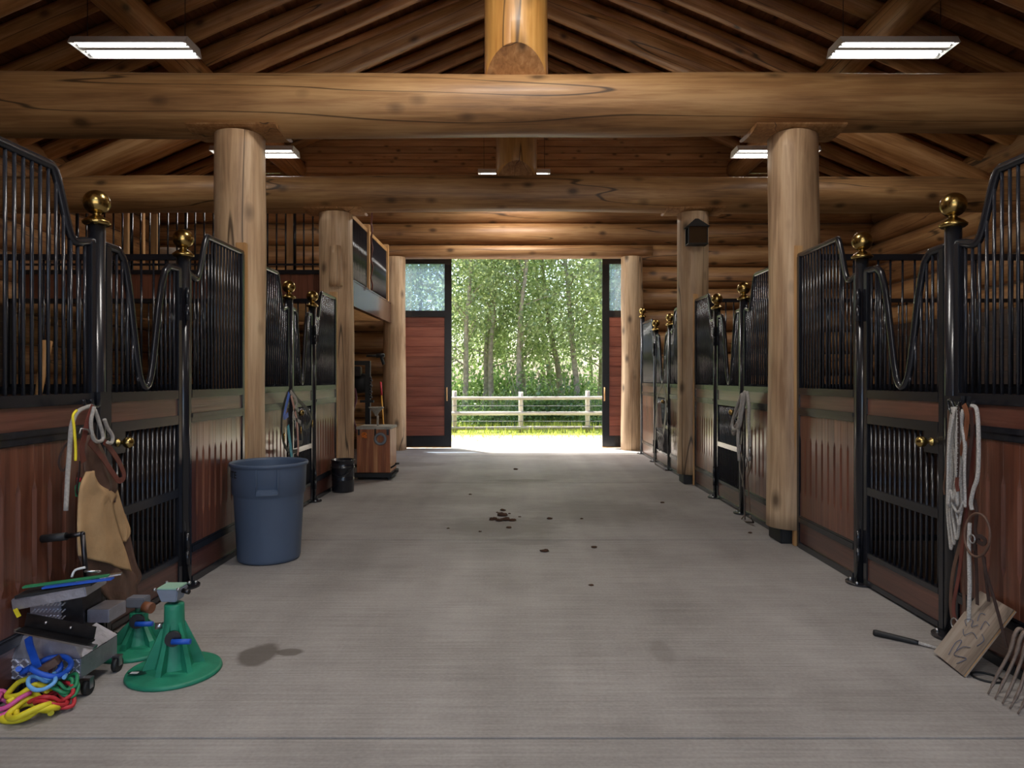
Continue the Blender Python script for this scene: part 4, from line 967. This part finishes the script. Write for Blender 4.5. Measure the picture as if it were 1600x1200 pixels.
# ------------------------------------------------------------------ hoof stands
def stand(x, y, hs, label, headed=True):
    t = thing('hoof_stand', label, 'hoof stand', (x, y, 0)); R = .208
    MB().lathe((x, y, 0), [(0, 0), (R, 0), (R+.004, .006), (R, .018), (R-.012, .02), (.12, .034), (0, .036)], 48).build('base', M_green, t)
    H = .30*hs
    MB().lathe((x, y, .03), [(.085, 0), (.07, .06*hs), (.052, .16*hs), (.046, .2*hs), (.044, H-.03), (.044, H-.005), (.04, H), (0, H)], 24).build('pedestal', M_green, t)
    m = MB()
    for k in range(6):
        a = k*math.pi/3+.45; d = Vector((math.cos(a), math.sin(a), 0)); n = Vector((-d.y, d.x, 0)); c = Vector((x, y, 0)); vs = []
        for sg in (-1, 1): vs += [c+d*.03+n*sg*.009+Vector((0, 0, .03)), c+d*.135+n*sg*.014+Vector((0, 0, .03)), c+d*.125+n*sg*.012+Vector((0, 0, .06)), c+d*.045+n*sg*.007+Vector((0, 0, .03+.215*hs))]
        m.add(vs, [(0,1,2,3),(7,6,5,4),(0,4,5,1),(1,5,6,2),(2,6,7,3),(3,7,4,0)])
    m.build('rib', M_green, t)
    MB().cyl((x, y, .03+H), .018, .05, 16).build('shaft', M_steel, t)
    z = .345 if headed else .03+H+.03
    if headed:
        c = Vector((x-.01, y, z)); m = MB(); hw = .052
        m.add([c+Vector((a*.036, b*.036, 0)) for a, b in ((-1,-1),(1,-1),(1,1),(-1,1))]+[c+Vector((a*hw, b*hw, .062)) for a, b in ((-1,-1),(1,-1),(1,1),(-1,1))], [(3,2,1,0),(4,5,6,7),(0,1,5,4),(1,2,6,5),(2,3,7,6),(3,0,4,7)])
        m.build('head', simple('painted_grey_steel', srgb(132,140,156), .5), t, bevel=.004)
        hp = MB().box(c.x-.05, c.x+.05, c.y-.05, c.y+.05, c.z+.062, c.z+.070).build('pad', simple('pale_green_pad', srgb(140,176,156), .8), t, bevel=.003)
        m = MB(); [m.sphere(c+Vector((a*.055, b*.055, .066)), .009, 8) for a in (-1, 1) for b in (-1, 1)]; m.build('bolt', M_steel, t)
        MB().tube([c+Vector((.05, 0, .045)), c+Vector((.085, -.01, .04))], .011, 10).build('pivot', M_darksteel, t)
    else:
        MB().box(x-.05, x+.045, y-.035, y+.035, z, z+.05).build('head', simple('dull_grey_steel', srgb(110,112,122), .5), t, bevel=.005)
        MB().tube([(x+.05, y-.04, z+.01), (x+.095, y-.05, z+.005)], .027, 14).build('knob', M_tanl, t)
    if headed: MB().tube([(x-.044, y-.02, .23), (x-.075, y-.03, .23)], .016, 12).build('knob', M_steel, t)
    hz = .185 if headed else .16
    MB().tube([(x+.025, y-.06, hz), (x+.03, y-.075, hz)], .036, 20).build('washer', M_darksteel, t)
    MB().tube([(x+.03, y-.085, hz-.008), (x+.115, y-.08, hz-.008)], .013, 10).build('lever', M_blue, t)
    if headed:
        m = MB(); n = 20
        vs = [(x-.125+math.cos(2*math.pi*i/n)*.05, y-.085+math.sin(2*math.pi*i/n)*.022, .0335) for i in range(n)]; m.add(vs, [tuple(range(n))]); m.build('name_plate', simple('dark_green_plate', srgb(18,60,48), .4), t)
        MB().box(x-.16, x-.125, y-.095, y-.076, .033, .0345).build('sticker', M_white, t)
stand(-1.63, 3.26, 1.0, 'green hoof stand with a grey square head, in front in the aisle')
stand(-1.965, 3.56, .52, 'lower green hoof stand behind the cart, with a rusty brown knob', False)
# ------------------------------------------------------------------ pile of coloured ropes
def coil(name, cx_, cy_, cz_, R, r, mat, label, seed, turns=3.6, cat='rope'):
    r *= .78
    rnd = random.Random(seed); n = int(turns*12); pts = []
    for i in range(n):
        a = 2*math.pi*i/12; q = R*(1+.38*math.sin(a*1.37+seed)+.16*rnd.uniform(-1, 1)); pts.append(Vector((cx_+math.cos(a)*q, cy_+math.sin(a)*q*.8, max(r, cz_+r+.012*i/12+.02*math.sin(a*2+seed)))))
    o = MB().tube(smooth_path(pts, 4), r, 8).build(name, mat, origin=pts[0]); return tag(o, label, cat)
coil('yellow_rope', -2.00, 2.83, .0, .075, .016, M_yellow, 'yellow rope coiled lowest at the front of the coloured pile', 3)
coil('red_rope', -1.95, 2.88, .02, .06, .011, M_red, 'red rope coil at the right of the coloured pile', 5)
coil('pink_rope', -2.12, 2.86, .02, .06, .012, M_pink, 'pink rope coil at the left picture edge', 8)
coil('green_rope', -1.94, 2.93, .05, .045, .01, M_greenn, 'dark green rope coil beside the red one in the pile', 12)
coil('yellow_rope', -2.05, 2.90, .07, .07, .015, M_yellow, 'second yellow rope loop, higher in the coloured pile', 16, 1.4)
coil('light_blue_rope', -2.0, 2.90, .105, .055, .011, M_lblue, 'light blue rope loop in the middle of the coloured pile', 20, 1.5)
coil('blue_rope', -2.04, 2.93, .135, .08, .015, M_blue, 'bright blue rope coil on top of the coloured pile', 24, 1.8)
o = MB().ribbon(smooth_path([P(44,996,3.0), P(47,1010,2.98), P(54,1030,2.95), P(60,1052,2.93), P(45,1068,2.92)], 5), .035, .006, (0, -1, 0)).build('blue_strap', M_blue, origin=P(50,1030,2.97)); tag(o, 'wide blue strap standing up from the rope pile against the cart', 'strap')
o = MB().obox(P(62,1048,2.94), P(92,1030,2.96), .05, .03).build('brush', M_brownl, origin=P(77,1040,2.95)); tag(o, 'brown brush lying on the rope pile beside the cart', 'brush')
t = thing('boot', 'black rubber boot lying under the front of the cart', 'boot', (-1.99, 2.97, 0))
MB().tube(smooth_path([(-2.06, 2.97, .035), (-2.0, 2.965, .036), (-1.955, 2.96, .034)], 4), [.034]*6+[.032, .028, .02], 14).build('body', M_dullblack, t)

# ================================================================== RIGHT: ropes and bridles on the first ball post
XB = 2.26
t = thing('tack_hook', 'black hook on the right ball post carrying ropes and bridles', 'hook', (XR-.06, 3.66, 1.28))
MB().box(XR-.05, XR-.03, 3.56, 3.70, 1.19, 1.31).build('back_plate', M_black, t)
for k in (0, .10): MB().tube(smooth_path([(XR-.04, 3.62-k, 1.28), (XR-.07, 3.56-k, 1.262), (XR-.10, 3.50-k, 1.262), (XR-.11, 3.47-k, 1.29)], 4), .008, 8).build('prong', M_black, t)
m = MB().tube(ring(PX(1486, 635, XR-.1), .03, 0, (1, -.2, 0), sc=(1.5, .8)), .007, 8, closed=True).build('carabiner', M_black, origin=PX(1486, 635, XR-.1)); tag(m, 'black oval carabiner on the right ball post', 'carabiner')
loops = []
for i, (x0, x1, yb_) in enumerate(((1480,1486,858),(1484,1491,850),(1488,1496,842),(1492,1499,820),(1483,1504,800),(1481,1492,780))):
    a = i*.9; loops.append(px_path([(1488+i,636),(x0+2,690),(x0+3*math.sin(a)+3,740),(x0,790),(x0+4,yb_-14),((x0+x1)/2+3,yb_),(x1+2,yb_-16),(x1+4,790),(x1+3,740),(x1+3,690),(1492+i,637)], XB+.025-.016*i))
rope('rope_coil', loops, .0068, M_whiterope, 'long grey-white rope coil hanging on the right ball post', 'rope')
rope('braided_rein', [px_path([(1518,634),(1526,640),(1529,680),(1528,740),(1521,765),(1517,785),(1519,797)], XB-.02), px_path([(1515,817),(1514,860),(1515,920),(1513,985)], XB-.02), px_path([(1505,640),(1502,665),(1508,700),(1500,740),(1497,765)], XB-.03)], .0095, M_whiterope, 'white braided rope hanging straight down right of the coil', 'rope')
t = thing('bridle', 'reddish brown leather bridle and straps hanging below the rope coil', 'bridle', PX(1510, 640, XB))
strap('cheek_strap', [px_path([(1506,632),(1511,650),(1508,680),(1503,700),(1501,712)], XB-.035)], .03, M_tanl, parent=t, s=-1)
strap('rein', [px_path([(1517,636),(1521,690),(1518,745),(1510,800),(1504,850),(1498,900),(1490,945),(1493,970),(1500,983)], XB-.01)], .022, M_leather, parent=t, s=-1)
strap('rein', [px_path([(1514,700),(1510,770),(1502,840),(1490,890),(1486,930),(1487,960),(1495,985)], XB+.01)], .024, M_brownl, parent=t, s=-1)
strap('rein', [px_path([(1500,860),(1504,900),(1507,950),(1506,985)], XB)], .02, M_brownl, parent=t, s=-1)
m = MB(); m.tube(ring(PX(1492, 975, XB-.02), .028, 0, (1, 0, 0)), .004, 6, closed=True); m.build('bit_ring', M_steel, t)
t = thing('studded_strap', 'dark leather strap with a row of pale studs, over the rope coil', 'strap', PX(1498, 640, XB))
pth = px_path([(1497,634),(1498,660),(1498,700),(1497,735),(1496,745)], XB-.07); strap('band', [pth], .014, M_darkl, parent=t, s=-1)
m = MB(); [m.sphere(q+Vector((-.005, 0, 0)), .0035, 6) for q in pth]; m.build('stud', M_steel, t)
strap('keeper', [px_path([(1496,745),(1495,757),(1497,768)], XB-.07)], .024, M_leather, parent=t, s=-1)
o = strap('lead_strap', [px_path([(1482,640),(1481,690),(1478,730),(1476,752)], XB+.04), px_path([(1476,750),(1475,762),(1476,773)], XB+.04)], .012, M_brownl, 'thin dark strap hanging at the far left of the right-hand tack', 'strap', s=-1)
t = thing('headstall', 'dark leather headstall with a big ring of rein, right of the white braided rope', 'bridle', PX(1525, 790, XB))
strap('crown', [px_path([(1516,640),(1519,670),(1515,710),(1510,760)], XB-.03), px_path([(1523,780),(1526,800),(1524,830),(1530,845)], XB-.01)], .02, M_darkl, parent=t, s=-1)
MB().tube(smooth_path([PX(1527+20*math.cos(a), 836+34*math.sin(a), XB-.03) for a in [2*math.pi*i/12 for i in range(12)]], 3, True), .006, 8, closed=True).build('rein_loop', M_brownl, t)
strap('cheek', [px_path([(1527,845),(1535,850),(1540,845),(1532,838),(1524,842),(1522,860)], XB-.02), px_path([(1524,850),(1526,900),(1527,945)], XB)], .02, M_darkl, parent=t, s=-1)
strap('rein', [px_path([(1535,865),(1541,895),(1553,935),(1564,975),(1573,1012)], XB-.03), px_path([(1538,870),(1540,900),(1545,940)], XB+.01)], .018, M_darkl, parent=t, s=-1)
m = MB(); m.tube(ring(PX(1519, 842, XB-.03), .02, 0, (1, 0, 0)), .004, 6, closed=True); m.build('buckle', M_steel, t)
# plywood board, bat, fork
t = thing('plywood_board', 'weathered plywood board with faint scribbles leaning on the right stall', 'board', (2.2, 3.3, 0))
A, B_, C_, D_ = Vector((2.11, 3.20, .0)), Vector((2.11, 3.455, .0)), Vector((2.325, 3.40, .315)), Vector((2.325, 3.145, .315)); n = (B_-A).cross(D_-A).normalized()
if n.x > 0: n = -n
m = MB(); me_ = [A, B_, C_, D_]
u = (D_-A).normalized(); v = (B_-A).normalized(); L1 = (D_-A).length; L2 = (B_-A).length
for k, mt in enumerate((M_ply, M_pine, M_ply)):
    mb = MB().box(0, L1, 0, L2, k*.006, k*.006+.0058); me = mb.mesh('ply', mt); o = link('ply', me, t, A)
    zax = u.cross(v); zax = zax if zax.x < 0 else -zax
    R3 = Matrix((u, v, u.cross(v))).transposed()
    if u.cross(v).x > 0: R3 = Matrix((u, v, u.cross(v))).transposed(); o.location = o.location+(-u.cross(v))*.018
    o.rotation_mode = 'QUATERNION'; o.rotation_quaternion = R3.to_quaternion()
face = lambda a, b: A+u*a*L1+v*b*L2+n*.019
pen = simple('pencil_mark', srgb(96,98,116), .8); mk = MB()
for st_ in ([(.08,.3),(.2,.2),(.16,.5),(.3,.45),(.34,.3)], [(.12,.6),(.3,.66),(.36,.58),(.22,.52)], [(.48,.32),(.52,.5),(.44,.62),(.5,.74)], [(.56,.74),(.62,.86),(.66,.7),(.58,.62),(.64,.52)], [(.6,.4),(.72,.44),(.7,.3)], [(.4,.2),(.5,.16),(.56,.3)], [(.68,.6),(.78,.66),(.8,.55)]):
    mk.tube(smooth_path([face(a, b) for a, b in st_], 5), .0018, 5)
mk.build('scribble', pen, t)
t = thing('riding_bat', 'black-gripped white riding bat lying on the concrete beside the plywood', 'bat', (1.98, 3.7, 0))
a = Vector((1.95, 3.725, .018)); b = Vector((2.115, 3.585, .014)); c = Vector((2.2, 3.50, .008))
MB().tube([a, a.lerp(b, .05), a.lerp(b, .9), b], [.014, .017, .013, .011], 12).build('grip', M_dullblack, t); MB().tube([b, b.lerp(c, .4), c], [.009, .008, .005], 10).build('shaft', M_whiterope, t)
t = thing('manure_fork', 'old rusty manure fork with curved tines leaning at the right picture edge', 'fork', (2.15, 2.93, 0))
for i in range(5):
    y = 3.02-.045*i; y1 = 3.005-.036*i
    MB().tube(smooth_path([(2.235, y1-.005, .285), (2.215, y1, .30), (2.195, y1, .27), (2.175, y1, .2), (2.13, y-.0, .09), (2.088, y, .006)], 5), [.009]*15+[.007]*8+[.004]*3, 8).build('tine', M_rust, t)
MB().tube([(2.237, 3.012, .288), (2.237, 2.85, .288)], .011, 8).build('crossbar', M_rust, t)
MB().tube([(2.237, 2.93, .29), (2.25, 2.925, .42)], [.02, .018], 12).build('ferrule', M_darksteel, t)
MB().tube([(2.25, 2.925, .42), (2.315, 2.84, 1.45)], [.017, .016], 12).build('handle', M_pine, t)
q = Vector((2.2, 3.19, .006))
o = MB().tube(ring(q, .05, 0, (0, 0, 1), sc=(1, 1.2)), .005, 6, closed=True).build('black_cord', M_dullblack, origin=q); tag(o, 'black cord loop on the concrete behind the plywood board', 'cord')
# tack on the farther posts -------------------------------------------------
XC = 2.25
rope('lead_rope', [px_path([(1164,612),(1154,630),(1147,650),(1149,652),(1158,635),(1163,618),(1158,650),(1150,665),(1145,672),(1147,678),(1155,660),(1165,625),(1158,650),(1153,668)], XC, 4),
    px_path([(1165,612),(1160,640),(1156,665),(1148,672),(1144,663),(1150,640),(1160,615),(1155,655),(1153,685),(1155,720)], XC-.02, 4), px_path([(1167,612),(1170,630),(1170,660),(1172,690),(1171,720)], XC-.01, 4)], .016, M_greyrope, 'thick pale rope bundle hanging on the middle right stall post', 'rope')
t = thing('bridle', 'dark bridle with metal bits hanging below the pale rope bundle', 'bridle', PX(1165, 640, XC))
for k, pp in enumerate(([(1163,625),(1160,670),(1158,700),(1162,730),(1160,760)], [(1168,640),(1172,690),(1175,720),(1168,745),(1170,770),(1172,800)], [(1158,700),(1156,730),(1162,760),(1164,812)])): strap('strap', [px_path(pp, XC+.02-.01*k)], .035, M_darkl if k != 1 else M_brownl, parent=t, s=-1)
for x, y in ((1157,702),(1172,706),(1166,722)): MB().tube(ring(PX(x, y, XC-.03), .04, 0, (1, -.4, 0)), .008, 6, closed=True).build('bit', M_steel, t)
m = MB(); m.tube([PX(1163,805,XC), PX(1156,815,XC), PX(1177,816,XC), PX(1172,806,XC)], .01, 6); m.build('stirrup', M_rust, t)
t = thing('bridle', 'dark bridle and net bag hanging on the farthest right stall door', 'bridle', PX(1035, 605, 2.27))
strap('strap', [px_path([(1034,602),(1027,620),(1025,650),(1023,690),(1023,722),(1030,730),(1040,735)], 2.27)], .05, M_darkl, parent=t, s=-1)
strap('strap', [px_path([(1036,602),(1040,620),(1040,650),(1036,680),(1034,705)], 2.25)], .09, M_darkl, parent=t, s=-1)
sheet('bag', [(1029,630),(1026,655),(1026,668)], [(1032,628),(1034,655),(1036,668)], 2.24, M_brownl, t, .02)
m = MB(); 
for k in range(9): m.tube(smooth_path([PX(1028+k%3*3+random.uniform(-1,1), 672+random.uniform(0,4), 2.24), PX(1028+k%4*3, 685, 2.24), PX(1030+k%3*3, 704, 2.24)], 3), .008, 5)
m.build('net', M_greyrope, t)
XD = -2.20
t = thing('halter', 'black nylon halter with brass rings on the second left stall post', 'halter', PX(455, 612, XD))
for k, pp in enumerate(([(452,610),(444,630),(440,660),(443,690),(452,705),(466,704)], [(455,610),(466,625),(480,640),(486,655),(480,668),(474,664)], [(453,612),(462,640),(470,670),(472,690),(464,690)])): strap('strap', [px_path(pp, XD+.02*k)], .04, M_dullblack, parent=t)
for x, y in ((470,672),(488,662),(444,683)): MB().tube(ring(PX(x, y, XD+.06), .035, 0, (1, .4, 0)), .007, 6, closed=True).build('ring', M_brass, t)
for nm, mt, lb, w_, pp in (('halter', M_blue, 'blue halter strap among the tack on the second left post', .045, [(452,614),(446,640),(444,652),(450,648)]), ('halter', M_dustypink, 'pinkish halter strap among the tack on the second left post', .04, [(455,618),(460,640),(464,660),(466,700),(465,712)]),
    ('halter', M_teal, 'teal halter strap hanging lowest on the second left post', .055, [(450,665),(453,690),(456,715)]), ('halter', M_greyrope, 'pale grey halter strap slanting across the second left post tack', .035, [(454,612),(464,628),(458,650),(470,660)])):
    strap(nm, [px_path(pp, XD+.07)], w_, mt, lb, 'halter')
# stick in the near left stall
a = P(74, 533, 4.3); b = P(56, 640, 4.2)
o = MB().tube([a, a.lerp(b, .35), b, Vector((b.x-.06, b.y-.06, .01))], [.03, .026, .016, .016], 10).build('wooden_pole', M_pine, origin=a); tag(o, 'pale wooden pole standing inside the near left stall', 'pole')
# dried dung crumbs on the aisle floor
rnd = random.Random(4)
pl = [(785,806,.045),(772,812,.035),(780,814,.03),(790,813,.04),(800,814,.03),(786,798,.025),(796,803,.012),(777,801,.012),(795,825,.02),(851,862,.028),(859,811,.022),(909,811,.014),(735,773,.016),(806,734,.028),(700,826,.012),(750,831,.012),(928,856,.02),(1035,786,.02),(1172,833,.016),(924,915,.014),(812,808,.012),(768,813,.02),(805,733,.02)]
wh = ['largest lump of the dung cluster in mid aisle', 'lump at the left of the dung cluster', 'flat lump low in the dung cluster', 'lump at the right of the dung cluster', 'rightmost lump of the dung cluster', 'lump at the top of the dung cluster', 'tiny crumb right above the cluster', 'tiny crumb left above the cluster', 'crumb below the dung cluster', 'single dark lump in front of the cluster on the right', 'lone crumb right of the cluster', 'small crumb farthest right of the cluster level', 'crumb left behind the cluster', 'dark lump near the far doorway', 'crumb far left of the cluster', 'crumb just left of the aisle middle, before the cluster', 'crumb on the aisle right of the lone dark lump', 'dark crumb near the slim right post', 'crumb before the near right post', 'crumb in the foreground right of the middle', 'tiny crumb at the right end of the cluster', 'leftmost lump of the dung cluster', 'flat crumb beside the dark lump near the doorway']
for (x, y, r), lb in zip(pl, wh):
    D = CZ*F/(y-VY); q = Vector(((x-VX)*D/F, D, 0)); m = MB(); m.sphere(q+Vector((0, 0, r*.28)), r, 10, (1.3, .9, .45))
    for i, v in enumerate(m.v): m.v[i] = q+(v-q)*(1+rnd.uniform(-.22, .22))
    for v in m.v: v.z = max(v.z, .0005)
    tag(m.build('dung_lump', M_dung, origin=q), 'brown '+lb, 'dung', 'dung crumbs on the aisle')
